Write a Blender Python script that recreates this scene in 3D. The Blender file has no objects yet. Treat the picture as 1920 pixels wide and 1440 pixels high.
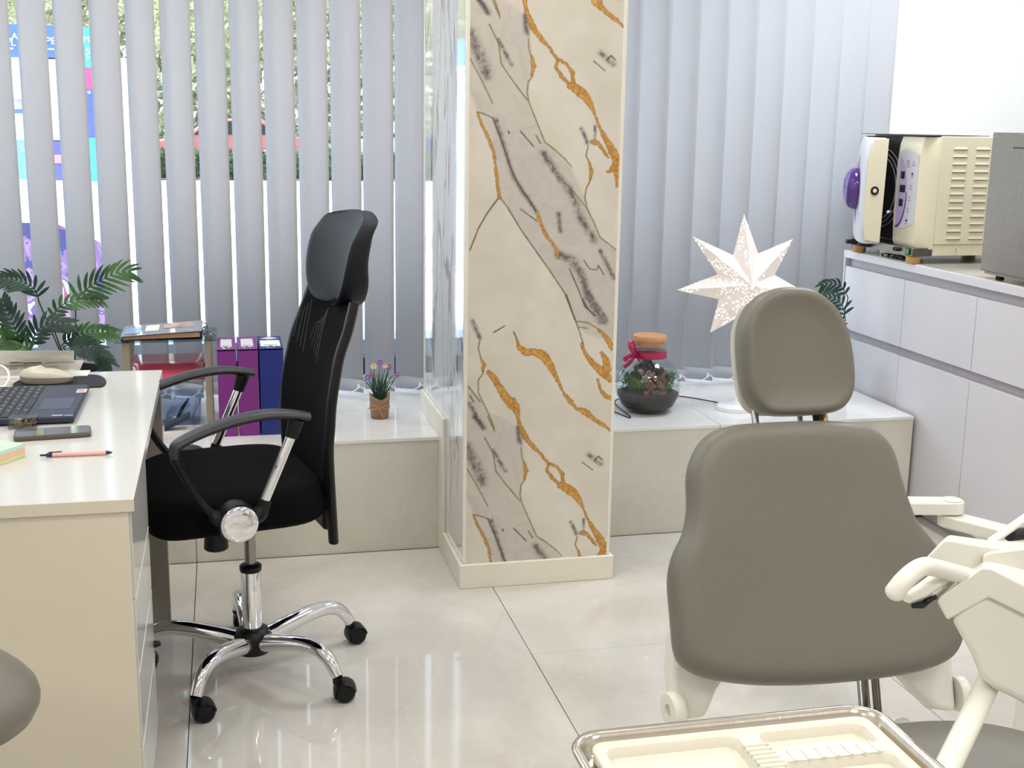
import bpy, math, random
import numpy as np
from mathutils import Vector, Matrix
random.seed(7)
rnd = random.random
sin, cos, pi = math.sin, math.cos, math.pi
SC = bpy.context.scene
COL = SC.collection

# ------------------------------------------------------------------ camera
FPX, PITCH, YAW, ROLL, EYE = 2303.945, .211369343, .232246487, .0160637476, 1.45
_F = Vector((sin(YAW)*cos(PITCH), cos(YAW)*cos(PITCH), -sin(PITCH)))
_R0 = Vector((cos(YAW), -sin(YAW), 0)); _U0 = _R0.cross(_F)
_R = cos(ROLL)*_R0 + sin(ROLL)*_U0
_U = -sin(ROLL)*_R0 + cos(ROLL)*_U0
cd = bpy.data.cameras.new('camera'); cam = bpy.data.objects.new('camera', cd); COL.objects.link(cam)
cd.sensor_width = 36; cd.lens = FPX/1920*36; cd.clip_start = .05; cd.clip_end = 300
M = Matrix((( _R.x, _U.x, -_F.x, 0), (_R.y, _U.y, -_F.y, 0), (_R.z, _U.z, -_F.z, EYE), (0, 0, 0, 1)))
cam.matrix_world = M
SC.camera = cam

# ------------------------------------------------------------------ world, sun, room lights, exposure
w = bpy.data.worlds.new('sky'); SC.world = w; w.use_nodes = True
nt = w.node_tree; bg = nt.nodes['Background']
sk = nt.nodes.new('ShaderNodeTexSky'); sk.sky_type = 'NISHITA'; sk.sun_disc = False
sk.sun_elevation = math.radians(52); sk.sun_rotation = math.radians(250); sk.air_density = 1.3; sk.dust_density = 2.0
hs = nt.nodes.new('ShaderNodeHueSaturation'); hs.inputs['Saturation'].default_value = .42
nt.links.new(sk.outputs[0], hs.inputs['Color']); nt.links.new(hs.outputs[0], bg.inputs[0]); bg.inputs[1].default_value = .80
sd = bpy.data.lights.new('sun', 'SUN'); sd.energy = 5.5; sd.angle = .01; sd.color = (1, .95, .88)
so = bpy.data.objects.new('sun', sd); COL.objects.link(so)
so.rotation_euler = (math.radians(42), 0, math.radians(-84))
def area(name, loc, sx, sy, e, col):
    l = bpy.data.lights.new(name, 'AREA'); l.shape = 'RECTANGLE'; l.size = sx; l.size_y = sy; l.energy = e; l.color = col
    o = bpy.data.objects.new(name, l); COL.objects.link(o); o.location = loc; return o
WARM = (1, .96, .90); COOL = (.86, .92, 1)
LAMPS = [(-1.3, 1.2), (.65, 1.2), (2.1, 1.4), (-1.0, 3.55), (.55, 3.35), (.6, -.6), (-1.4, -.6), (2.3, -.6)]
for i, (x, y) in enumerate(LAMPS):
    area('ceiling_panel_light', (x, y, 2.755), .5, .5, 13.0, WARM)
area('cool_fill_light', (2.45, 3.75, 2.755), .6, .6, 28, COOL)  # added lamp, brightens the right wall, worktop, cabinets and blinds
vs = SC.view_settings
vs.view_transform = 'Standard'; vs.look = 'None'; vs.gamma = 1; vs.use_curve_mapping = False; vs.exposure = 0.27

# ------------------------------------------------------------------ pixel rays (1920x1440 photo) onto real planes
def ray(x, y): return _F + _R*((x-960)/FPX) - _U*((y-720)/FPX)
O = Vector((0, 0, EYE))
def onz(x, y, z=0.): d = ray(x, y); return O + d*((z-EYE)/d.z)
def ony(x, y, Y): d = ray(x, y); return O + d*(Y/d.y)
def onx(x, y, X): d = ray(x, y); return O + d*(X/d.x)
def onpl(x, y, p, n):
    d = ray(x, y); p = Vector(p); n = Vector(n)
    return O + d*((p-O).dot(n)/d.dot(n))

# ------------------------------------------------------------------ materials
def s2l(c):
    return tuple((v/12.92 if v <= .04045 else ((v+.055)/1.055)**2.4) for v in c)
def rgb(r, g, b): return s2l((r/255, g/255, b/255))
MATS = {}
def mat(name, c, rough=.5, metal=0., noise=0., nscale=40., coat=0., bump=0., bscale=200., trans=0., ior=1.45, emit=0., alpha=1., spec=.5):
    """procedural principled material: colour c (sRGB 0-255) with a little noise mottling and bump"""
    m = bpy.data.materials.new(name); m.use_nodes = True
    n = m.node_tree.nodes; L = m.node_tree.links; p = n['Principled BSDF']
    c = rgb(*c)
    p.inputs['Base Color'].default_value = (*c, 1)
    p.inputs['Roughness'].default_value = rough; p.inputs['Metallic'].default_value = metal
    p.inputs['Coat Weight'].default_value = coat; p.inputs['Coat Roughness'].default_value = .06
    p.inputs['Transmission Weight'].default_value = trans; p.inputs['IOR'].default_value = ior
    p.inputs['Alpha'].default_value = alpha; p.inputs['Specular IOR Level'].default_value = spec
    if emit: p.inputs['Emission Color'].default_value = (*c, 1); p.inputs['Emission Strength'].default_value = emit
    tc = n.new('ShaderNodeTexCoord')
    if noise:
        t = n.new('ShaderNodeTexNoise'); t.inputs['Scale'].default_value = nscale; t.inputs['Detail'].default_value = 4
        L.new(tc.outputs['Object'], t.inputs['Vector'])
        r = n.new('ShaderNodeValToRGB'); r.color_ramp.elements[0].position = .3; r.color_ramp.elements[1].position = .7
        r.color_ramp.elements[0].color = (*[max(0, v*(1-noise)) for v in c], 1)
        r.color_ramp.elements[1].color = (*[min(1, v*(1+noise)) for v in c], 1)
        L.new(t.outputs['Fac'], r.inputs[0]); L.new(r.outputs[0], p.inputs['Base Color'])
    if bump:
        t = n.new('ShaderNodeTexNoise'); t.inputs['Scale'].default_value = bscale; t.inputs['Detail'].default_value = 3
        L.new(tc.outputs['Object'], t.inputs['Vector'])
        b = n.new('ShaderNodeBump'); b.inputs['Strength'].default_value = bump; b.inputs['Distance'].default_value = .002
        L.new(t.outputs['Fac'], b.inputs['Height']); L.new(b.outputs[0], p.inputs['Normal'])
    MATS[name] = m
    return m
def tile_mat(name, base, dark, light, rough):
    m = mat(name, base, rough); n = m.node_tree.nodes; L = m.node_tree.links; p = n['Principled BSDF']
    g = n.new('ShaderNodeNewGeometry')
    t = n.new('ShaderNodeTexNoise'); t.inputs['Scale'].default_value = 1.6; t.inputs['Detail'].default_value = 7; t.inputs['Roughness'].default_value = .6; t.inputs['Distortion'].default_value = .8
    L.new(g.outputs['Position'], t.inputs['Vector'])
    r = n.new('ShaderNodeValToRGB'); e = r.color_ramp.elements
    e[0].position = .33; e[0].color = (*rgb(*dark), 1); e[1].position = .66; e[1].color = (*rgb(*light), 1)
    k = e.new(.5); k.color = (*rgb(*base), 1)
    L.new(t.outputs['Fac'], r.inputs[0])
    # fine pale veins
    v = n.new('ShaderNodeTexNoise'); v.inputs['Scale'].default_value = 2.6; v.inputs['Detail'].default_value = 5; v.inputs['Distortion'].default_value = 1.6
    L.new(g.outputs['Position'], v.inputs['Vector'])
    a = n.new('ShaderNodeMath'); a.operation = 'SUBTRACT'; a.inputs[1].default_value = .5; L.new(v.outputs['Fac'], a.inputs[0])
    b = n.new('ShaderNodeMath'); b.operation = 'ABSOLUTE'; L.new(a.outputs[0], b.inputs[0])
    c = n.new('ShaderNodeMapRange'); c.inputs['From Min'].default_value = 0; c.inputs['From Max'].default_value = .006; c.inputs['To Min'].default_value = .16; c.inputs['To Max'].default_value = 0
    L.new(b.outputs[0], c.inputs['Value'])
    mx = n.new('ShaderNodeMix'); mx.data_type = 'RGBA'; L.new(c.outputs[0], mx.inputs['Factor']); L.new(r.outputs[0], mx.inputs['A']); mx.inputs['B'].default_value = (*rgb(238, 234, 228), 1)
    L.new(mx.outputs['Result'], p.inputs['Base Color'])
    return m
def glass_mat(name, tint=(245, 250, 252), refl=1.0, rough=0.0):
    """thin architectural glass: fresnel mix of clear pass-through and mirror reflection"""
    m = bpy.data.materials.new(name); m.use_nodes = True; n = m.node_tree.nodes; L = m.node_tree.links; n.clear()
    o = n.new('ShaderNodeOutputMaterial'); t = n.new('ShaderNodeBsdfTransparent'); t.inputs[0].default_value = (*rgb(*tint), 1)
    g = n.new('ShaderNodeBsdfGlossy'); g.inputs['Roughness'].default_value = rough
    f = n.new('ShaderNodeLayerWeight'); f.inputs[0].default_value = .5
    pw = n.new('ShaderNodeMath'); pw.operation = 'POWER'; pw.inputs[1].default_value = 5; L.new(f.outputs['Facing'], pw.inputs[0])
    mu = n.new('ShaderNodeMath'); mu.operation = 'MULTIPLY_ADD'; mu.inputs[1].default_value = .8; mu.inputs[2].default_value = .04*refl; L.new(pw.outputs[0], mu.inputs[0])
    x = n.new('ShaderNodeMixShader'); L.new(mu.outputs[0], x.inputs[0]); L.new(t.outputs[0], x.inputs[1]); L.new(g.outputs[0], x.inputs[2]); L.new(x.outputs[0], o.inputs[0])
    return m
def leaf_mat(name, c1, c2, tr=.25):
    m = mat(name, c1, .35, noise=.0); n = m.node_tree.nodes; L = m.node_tree.links; p = n['Principled BSDF']
    t = n.new('ShaderNodeTexNoise'); t.inputs['Scale'].default_value = 14
    tc = n.new('ShaderNodeTexCoord'); L.new(tc.outputs['Object'], t.inputs['Vector'])
    r = n.new('ShaderNodeValToRGB'); r.color_ramp.elements[0].position = .35; r.color_ramp.elements[1].position = .65
    r.color_ramp.elements[0].color = (*rgb(*c1), 1); r.color_ramp.elements[1].color = (*rgb(*c2), 1)
    L.new(t.outputs['Fac'], r.inputs[0]); L.new(r.outputs[0], p.inputs['Base Color'])
    tl = n.new('ShaderNodeBsdfTranslucent'); L.new(r.outputs[0], tl.inputs[0]); mx = n.new('ShaderNodeMixShader'); mx.inputs[0].default_value = tr
    L.new(p.outputs[0], mx.inputs[1]); L.new(tl.outputs[0], mx.inputs[2]); L.new(mx.outputs[0], n['Material Output'].inputs[0])
    return m

m_floor = tile_mat('floor_tile_glossy', (200, 195, 186), (186, 180, 171), (212, 208, 201), .045)
m_riser = tile_mat('ledge_tile', (206, 202, 189), (194, 189, 177), (214, 211, 200), .16)
m_ledge = tile_mat('ledge_top_tile', (224, 222, 219), (212, 210, 208), (234, 233, 231), .10)
m_grout = mat('grout', (120, 116, 110), .8, noise=.1)
m_wall = mat('white_wall_paint', (236, 236, 236), .6, noise=.015, nscale=8, bump=.1)
m_ceil = mat('ceiling_paint', (240, 240, 238), .8, noise=.01)
m_trim = mat('cream_trim', (232, 226, 212), .35, noise=.02, nscale=20)
m_frame = mat('navy_window_frame', (26, 30, 52), .35, noise=.1)
m_glass = glass_mat('window_glass')
m_deskw = mat('desk_white_laminate', (208, 207, 202), .13, noise=.01, nscale=6)
m_deskb = mat('desk_laminate_warm_lit', (208, 200, 182), .35, noise=.015, nscale=6)  # same white laminate, with the warm light on it put into the colour
m_deskleg = mat('desk_leg_grey', (150, 143, 134), .4, noise=.04)
m_chrome = mat('chrome', (235, 235, 238), .06, 1., noise=.02)
m_steel = mat('brushed_steel', (124, 118, 112), .34, 1., noise=.06, nscale=60, bump=.15)
m_tray = mat('champagne_steel', (206, 198, 186), .24, 1., noise=.04, nscale=60, bump=.08)
m_blackpl = mat('black_plastic', (13, 13, 15), .42, spec=.35, noise=.1)
m_armpl = mat('dark_grey_plastic', (48, 50, 56), .38, noise=.08, bump=.3, bscale=500)
m_blackfab = mat('black_fabric', (9, 9, 11), .95, spec=.15, noise=.25, nscale=300, bump=.8, bscale=900)
m_leather = mat('black_leather', (13, 14, 24), .40, spec=.28, noise=.08, nscale=80, bump=.6, bscale=700)
m_greyleather = mat('grey_upholstery', (114, 110, 100), .34, noise=.02, nscale=120, bump=.25, bscale=900)
m_creampl = mat('cream_plastic', (222, 217, 202), .3, noise=.015, nscale=10)
m_unit = mat('unit_white_plastic', (231, 229, 219), .3, noise=.012, nscale=10)
m_cab = mat('cabinet_lilac_white', (212, 209, 213), .35, noise=.01, nscale=5)
m_chan = mat('cabinet_grey_channel', (168, 162, 168), .4, noise=.03)
m_counter = tile_mat('worktop_stone', (196, 190, 176), (176, 170, 158), (214, 208, 196), .12)
m_whitepl = mat('white_plastic', (240, 240, 238), .35, noise=.01)
m_paper = mat('paper', (238, 236, 228), .7, noise=.02)
m_ink = mat('printed_ink', (70, 68, 74), .7, noise=.1)
m_red = mat('red_ink', (178, 44, 52), .6, noise=.1)

# vertical blind fabric (translucent)
def blind_mat(name, c, tr):
    m = mat(name, c, .85, noise=.03, nscale=260, bump=.3, bscale=800); n = m.node_tree.nodes; L = m.node_tree.links; p = n['Principled BSDF']
    tl = n.new('ShaderNodeBsdfTranslucent'); tl.inputs[0].default_value = (*rgb(*c), 1)
    mx = n.new('ShaderNodeMixShader'); mx.inputs[0].default_value = tr
    L.new(p.outputs[0], mx.inputs[1]); L.new(tl.outputs[0], mx.inputs[2]); L.new(mx.outputs[0], n['Material Output'].inputs[0])
    return m
m_blind = blind_mat('blind_fabric', (212, 212, 215), .43)
m_hem = blind_mat('blind_hem', (204, 206, 213), .3)

# ------------------------------------------------------------------ mesh builder
class MB:
    def __init__(s): s.v = []; s.f = []
    def add(s, vs, fs):
        o = len(s.v); s.v += [tuple(v) for v in vs]; s.f += [tuple(i+o for i in f) for f in fs]; return s
    def box(s, a, b, T=None):
        x0, y0, z0 = a; x1, y1, z1 = b
        vs = [(x0,y0,z0),(x1,y0,z0),(x1,y1,z0),(x0,y1,z0),(x0,y0,z1),(x1,y0,z1),(x1,y1,z1),(x0,y1,z1)]
        if T is not None: vs = [T @ Vector(v) for v in vs]
        return s.add(vs, [(0,3,2,1),(4,5,6,7),(0,1,5,4),(1,2,6,5),(2,3,7,6),(3,0,4,7)])
    def loft(s, rings, cap=True, close=False):
        n = len(rings[0]); vs = [p for r in rings for p in r]; fs = []
        m = len(rings)
        for i in range(m if close else m-1):
            for j in range(n):
                a = i*n+j; b = i*n+(j+1) % n; c = ((i+1) % m)*n+(j+1) % n; d = ((i+1) % m)*n+j
                fs.append((a, b, c, d))
        if cap and not close: fs.append(tuple(reversed(range(n)))); fs.append(tuple(range((m-1)*n, m*n)))
        return s.add(vs, fs)
    def tube(s, path, r, n=10, sq=None, cap=True, up=None):
        """swept tube along points; r number or list; sq=(a,b) elliptical scale"""
        P = [Vector(p) for p in path]; m = len(P); rs = r if isinstance(r, (list, tuple)) else [r]*m
        rings = []; prev = None
        for i in range(m):
            t = (P[min(i+1, m-1)] - P[max(i-1, 0)]).normalized()
            if prev is None:
                u = Vector(up) if up else (Vector((0, 0, 1)) if abs(t.z) < .9 else Vector((1, 0, 0)))
            else: u = prev
            u = (u - t*u.dot(t)); u = u.normalized() if u.length > 1e-6 else t.orthogonal().normalized()
            prev = u; q = t.cross(u)
            ax, bx = sq if sq else (1, 1)
            rings.append([P[i] + (u*cos(2*pi*k/n)*bx + q*sin(2*pi*k/n)*ax)*rs[i] for k in range(n)])
        return s.loft(rings, cap)
    def lathe(s, prof, c=(0, 0, 0), n=32, cap=True, axis=None):
        """profile list of (r, h) around axis through c"""
        c = Vector(c); ax = Vector(axis).normalized() if axis else Vector((0, 0, 1))
        u = ax.orthogonal().normalized(); q = ax.cross(u)
        rings = [[c + ax*h + (u*cos(2*pi*k/n) + q*sin(2*pi*k/n))*max(r, 1e-5) for k in range(n)] for r, h in prof]
        return s.loft(rings, cap)
    def prism(s, poly, off):
        off = Vector(off); n = len(poly); A = [Vector(p) for p in poly]; B = [p+off for p in A]
        return s.loft([A, B])
    def grid(s, rows, closed=False):
        h = len(rows); w_ = len(rows[0]); vs = [p for r in rows for p in r]; fs = []
        for i in range(h-1):
            for j in range(w_-1 if not closed else w_):
                fs.append((i*w_+j, i*w_+(j+1) % w_, (i+1)*w_+(j+1) % w_, (i+1)*w_+j))
        return s.add(vs, fs)
    def pad(s, outline, C, nrm, prof):
        """rounded cushion: outline points shrunk towards C with (scale, depth) profile along nrm"""
        C = Vector(C); nrm = Vector(nrm)
        return s.loft([[C + (Vector(p)-C)*k + nrm*d for p in outline] for k, d in prof])
ROOTM = {}
def rootmat(o):
    while o.parent: o = o.parent
    return ROOTM.get(o.name, Matrix.Identity(4))
def obj(name, mb, m, parent=None, world=True, bevel=0, seg=2, subsurf=0, smooth=True, solid=0, angle=38):
    me = bpy.data.meshes.new(name)
    V = mb.v
    if parent is not None and world:
        I = rootmat(parent).inverted(); V = [tuple(I @ Vector(v)) for v in V]
    me.from_pydata(V, [], mb.f); me.validate(); me.update()
    import bmesh
    b = bmesh.new(); b.from_mesh(me); bmesh.ops.recalc_face_normals(b, faces=b.faces[:]); b.to_mesh(me); b.free()
    if m: me.materials.append(m)
    if smooth:
        me.shade_smooth()
        if not subsurf: me.set_sharp_from_angle(angle=math.radians(angle))
    o = bpy.data.objects.new(name, me); COL.objects.link(o)
    if parent is not None: o.parent = parent
    if solid:
        md = o.modifiers.new('solid', 'SOLIDIFY'); md.thickness = solid; md.offset = 0
    if bevel:
        md = o.modifiers.new('bevel', 'BEVEL'); md.width = bevel; md.segments = seg; md.limit_method = 'ANGLE'; md.angle_limit = math.radians(40)
    if subsurf:
        md = o.modifiers.new('sub', 'SUBSURF'); md.levels = subsurf; md.render_levels = subsurf
    return o
def tag(o, label=None, cat=None, group=None, kind=None):
    if label: o['label'] = label
    if cat: o['category'] = cat
    if group: o['group'] = group
    if kind: o['kind'] = kind
    return o
def thing(name, label, cat, loc, rz=0, group=None, kind=None):
    o = bpy.data.objects.new(name, None); COL.objects.link(o); o.empty_display_size = .05
    o.location = loc; o.rotation_euler = (0, 0, rz)
    ROOTM[o.name] = Matrix.Translation(Vector(loc)) @ Matrix.Rotation(rz, 4, 'Z')
    return tag(o, label, cat, group, kind)
def struct(name, mb=None, m=None, label=None, **k):
    if mb is None:
        o = bpy.data.objects.new(name, None); COL.objects.link(o)
    else: o = obj(name, mb, m, None, **k)
    o['kind'] = 'structure'
    if label: o['label'] = label
    return o
def smoothline(pts, n=6, closed=False):
    P = [Vector(p) for p in pts]; m = len(P); out = []
    rng = range(m if closed else m-1)
    for i in rng:
        p0 = P[(i-1) % m] if closed or i > 0 else P[0]; p1 = P[i]; p2 = P[(i+1) % m]; p3 = P[(i+2) % m] if closed or i+2 < m else P[-1]
        for k in range(n):
            t = k/n
            out.append(.5*((2*p1) + (p2-p0)*t + (2*p0-5*p1+4*p2-p3)*t*t + (3*p1-p0-3*p2+p3)*t**3))
    if not closed: out.append(P[-1])
    return out
def text(name, body, size, M4, m, parent=None, ext=.0005):
    cu = bpy.data.curves.new(name, 'FONT'); cu.body = body; cu.size = size; cu.extrude = ext; cu.align_x = 'CENTER'; cu.align_y = 'CENTER'
    tmp = bpy.data.objects.new(name, cu); COL.objects.link(tmp)
    dg = bpy.context.evaluated_depsgraph_get(); me = bpy.data.meshes.new_from_object(tmp.evaluated_get(dg))
    bpy.data.objects.remove(tmp)
    I = rootmat(parent).inverted() if parent is not None else Matrix.Identity(4)
    me.transform(I @ M4); me.materials.clear(); me.materials.append(m)
    o = bpy.data.objects.new(name, me); COL.objects.link(o)
    if parent is not None: o.parent = parent
    return o

# ================================================================== SETTING
X0, X1, Y0, Y1, ZC = -2.4, 3.50, -2.3, 4.86, 2.8
fl = struct('floor', MB().box((X0, Y0, -.06), (X1, Y1, -.006)), m_grout, 'glossy pale stone tile floor')
# floor tiles 0.915 wide (joints run toward the window), the long joints as in the photo
xs = [-.1195 + .9165*k for k in range(-3, 5)]
for i in range(len(xs)-1):
    a, b = max(xs[i], X0), min(xs[i+1], X1)
    if b <= a: continue
    ys = [-2.3, -1.5, .335, 2.17, 3.987] if i % 2 else [-2.3, -.6, 1.25, 3.08, 3.987]
    for j in range(len(ys)-1):
        obj('tile', MB().box((a+.0013, ys[j]+.0005, -.012), (b-.0013, ys[j+1]-.0005, 0)), m_floor, fl, smooth=False)
struct('ceiling', MB().box((X0, Y0, ZC), (X1, Y1, ZC+.05)), m_ceil, 'white ceiling')
struct('wall_left', MB().box((X0-.05, Y0, 0), (X0, Y1, ZC)), m_wall, 'white left wall')
struct('wall_right', MB().box((X1, Y0, 0), (X1+.05, Y1, ZC)), m_wall, 'white right wall behind the sterilizers')
struct('wall_back', MB().box((X0, Y0-.05, 0), (X1, Y0, ZC)), m_wall, 'white wall behind the viewer')
# window wall: sill wall below, lintel above, pier right of the blinds
WY = 4.86
ww = MB(); ww.box((X0, WY, 0), (X1, WY+.2, .43)); ww.box((X0, WY, 2.55), (X1, WY+.2, ZC)); ww.box((2.74, WY-.09, .40), (X1, WY+.2, ZC)); ww.box((X0, WY, .4), (-2.2, WY+.2, 2.6))
struct('wall_window', ww, m_wall, 'white wall around the shop window', smooth=False)
# window: frame, mullions, panes
wn = struct('window_1', MB().box((-2.2, WY+.04, .43), (2.74, WY+.12, .50)), m_frame, 'wide shop window in a dark navy frame', bevel=.004)
obj('top_rail', MB().box((-2.2, WY+.04, 2.47), (2.74, WY+.12, 2.55)), m_frame, wn)
mx_ = [-2.2, -.95, .95, 2.74]
for x in (-2.17, .93, 2.71):
    obj('mullion', MB().box((x-.03, WY+.04, .50), (x+.03, WY+.12, 2.47)), m_frame, wn, bevel=.003)
for a, b in ((-2.14, .90), (.96, 2.68)):
    obj('window_pane', MB().box((a, WY+.075, .50), (b, WY+.079, 2.47)), m_glass, wn, smooth=False)
# raised tiled ledge under the window
LZ, LY = .396, 3.992
ld = struct('trim_1', MB().box((X0, LY+.02, 0), (2.485, WY, LZ-.012)), m_grout, 'raised stone tiled ledge under the window')
xs2 = [-2.4, -1.036, -.12, .797, 1.713, 2.485]
for i in range(5):
    a, b = xs2[i]+.001, xs2[i+1]-.001
    obj('riser_tile', MB().box((a, LY, 0), (b, LY+.02, LZ-.0125)), m_riser, ld, smooth=False)
    obj('ledge_tile', MB().box((a, LY-.003, LZ-.012), (b, 4.42, LZ)), m_ledge, ld, bevel=.001, smooth=False)
    obj('ledge_tile', MB().box((a, 4.4215, LZ-.012), (b, WY, LZ)), m_ledge, ld, smooth=False)

# ------------------------------------------------------------------ marble pillar
PX0, PX1, PY0, PY1 = .703, 1.184, 3.606, 4.375
pil = struct('pillar', MB().box((PX0+.006, PY0+.006, 0), (PX1-.006, PY1-.006, ZC)), m_wall, 'square pillar clad in gold veined marble panels', smooth=False)
PER = 1.2322
def tr7(l): return [(780+x/2.4, y/2.4) for x, y in l]
def tr8(l): return [(780+x/2.4833, 560+y/2.4833) for x, y in l]
def W(v, k=2.4): return [a/k/640. for a in v]            # widths: zoom px -> metres at the pillar face
def plane_pts(l): return np.array([[p.x, p.z] for p in (ony(x, y, PY0) for x, y in l)])
cell = .0022
NX = int((PX1-PX0-.012)/cell)+1; NZ = int(round(PER/cell))
gx = np.linspace(PX0+.006, PX1-.006, NX); gz = 1.79 - np.arange(NZ)*PER/NZ    # rows downwards from z=1.79
GX, GZ = np.meshgrid(gx, gz)
rs = np.random.RandomState(3)
def vnoise(sx, sz, seed):
    r = np.random.RandomState(seed); a = r.rand(sz, sx+1); a = np.vstack([a, a[:1]])
    u = (GX-PX0)/(PX1-PX0)*(sx-1e-6); v = ((1.79-GZ)/PER % 1)*sz
    i = np.minimum(u.astype(int), sx-1); j = np.minimum(v.astype(int), sz-1); fu = u-i; fv = v-j
    fu = fu*fu*(3-2*fu); fv = fv*fv*(3-2*fv)
    return (a[j, i]*(1-fu)+a[j, i+1]*fu)*(1-fv)+(a[j+1, i]*(1-fu)+a[j+1, i+1]*fu)*fv
NZs = [vnoise(6, 15, 1), vnoise(14, 36, 2), vnoise(34, 88, 4), vnoise(80, 205, 5)]
fine = NZs[2]*.5+NZs[3]*.5
def dist(pts, wid, wob=.0):
    """signed-ish coverage: returns (distance - halfwidth) field, tiled with the period"""
    P = plane_pts(pts); wd = np.array(wid if hasattr(wid, '__len__') else [wid]*len(P))/2
    best = np.full(GX.shape, 9.)
    for sh in (-PER, 0, PER):
        Q = P + [0, sh]
        if Q[:, 1].max() < gz[-1]-.1 or Q[:, 1].min() > gz[0]+.1: continue
        for i in range(len(Q)-1):
            lo = np.searchsorted(-gz, -(max(Q[i, 1], Q[i+1, 1])+.07)); hi = np.searchsorted(-gz, -(min(Q[i, 1], Q[i+1, 1])-.07))
            if hi <= lo: continue
            A = Q[i]; B = Q[i+1]; d = B-A; L2 = max(d@d, 1e-12)
            sx = GX[lo:hi]; sz = GZ[lo:hi]
            t = np.clip(((sx-A[0])*d[0]+(sz-A[1])*d[1])/L2, 0, 1)
            D = np.hypot(sx-A[0]-t*d[0], sz-A[1]-t*d[1]) - (wd[i]*(1-t)+wd[i+1]*t)
            best[lo:hi] = np.minimum(best[lo:hi], D)
    if wob: best = best + (fine-.5)*wob
    return best
def inside(pts):
    P = plane_pts(pts); m = np.zeros(GX.shape, bool)
    for sh in (-PER, 0, PER):
        Q = P+[0, sh]; k = np.zeros(GX.shape, bool)
        for i in range(len(Q)):
            a = Q[i]; b = Q[(i+1) % len(Q)]
            c = ((a[1] > GZ) != (b[1] > GZ)) & (GX < (b[0]-a[0])*(GZ-a[1])/((b[1]-a[1]) if b[1] != a[1] else 1e-9)+a[0])
            k ^= c
        m |= k
    return m
img = np.empty(GX.shape+(3,)); cream = np.array([208, 200, 185.]); white = np.array([220, 214, 203.])
k = (NZs[0]*.6+NZs[1]*.4)[..., None]; img[:] = cream*(1-k)+white*k
def blend(mask, col, a=1.):
    global img
    mk = np.clip(mask, 0, 1)[..., None]*a; img = img*(1-mk)+np.array(col, float)*mk
band = inside(tr7([(150,-60),(400,0),(480,60),(515,170),(530,290),(505,370),(510,465),(540,540),(580,640),(620,670),(700,760),(760,890),(800,1000),(830,1070),(895,1130),(960,1140),(960,1560),(760,1500),(715,1440),(670,1320),(610,1230),(470,1030),(410,930),(375,885),(360,760),(345,680),(300,570),(275,505),(245,425),(150,400)]))
band |= inside(tr8([(200,330),(250,410),(300,480),(340,540),(365,605),(300,640),(200,640)]))
bl = band.astype(float)
for _ in range(3): bl = (bl+np.roll(bl, 1, 0)+np.roll(bl, -1, 0)+np.roll(bl, 1, 1)+np.roll(bl, -1, 1))/5
blend(bl*(.55+.45*NZs[1]), (190, 183, 175), .85)
streak = np.clip((np.sin((GX*.55+GZ*.28)*95+NZs[1]*9+NZs[0]*7)-.55)*1.6, 0, 1)*bl*NZs[2]
blend(streak, (140, 130, 122), .22)
def smudge(pts, wpx, sc=2.4, a=.8, col=(84, 76, 76)):
    d = dist(pts, 0); s = wpx/sc/640./2
    blend(np.exp(-(d/s)**2*1.6)*(.22+1.0*fine**1.5*1.5), col, a)
for p, wv in ((tr7([(240,150),(285,240),(320,330)]), 60), (tr7([(360,540),(390,640),(440,800),(480,860),(540,950)]), 26), (tr7([(575,690),(640,790),(700,870),(740,980),(800,1080)]), 40),
              (tr7([(640,1145),(700,1170),(745,1230),(775,1330),(830,1440)]), 46), (tr7([(490,70),(500,150)]), 30), (tr7([(745,580),(770,640)]), 22), (tr7([(805,570),(805,640)]), 18), (tr7([(830,1130),(890,1250)]), 26),
              (tr7([(280,0),(330,60)]), 26), (tr7([(370,180),(430,290)]), 22), (tr7([(640,960),(650,1040)]), 26), (tr7([(830,240),(890,290)]), 30), (tr7([(780,1320),(860,1440)]), 22),
              (tr8([(262,105),(296,180)]), 24), (tr8([(800,0),(880,110)]), 28), (tr8([(250,490),(310,600)]), 24)):
    smudge(p, wv)
def thin(pts, wpx, col, a=.9, sc=2.4):
    d = dist(pts, wpx/sc/640., .0012); blend(np.clip(1-d/.0022, 0, 1), col, a)
OL = (128, 104, 62); DK = (78, 68, 60)
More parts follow.
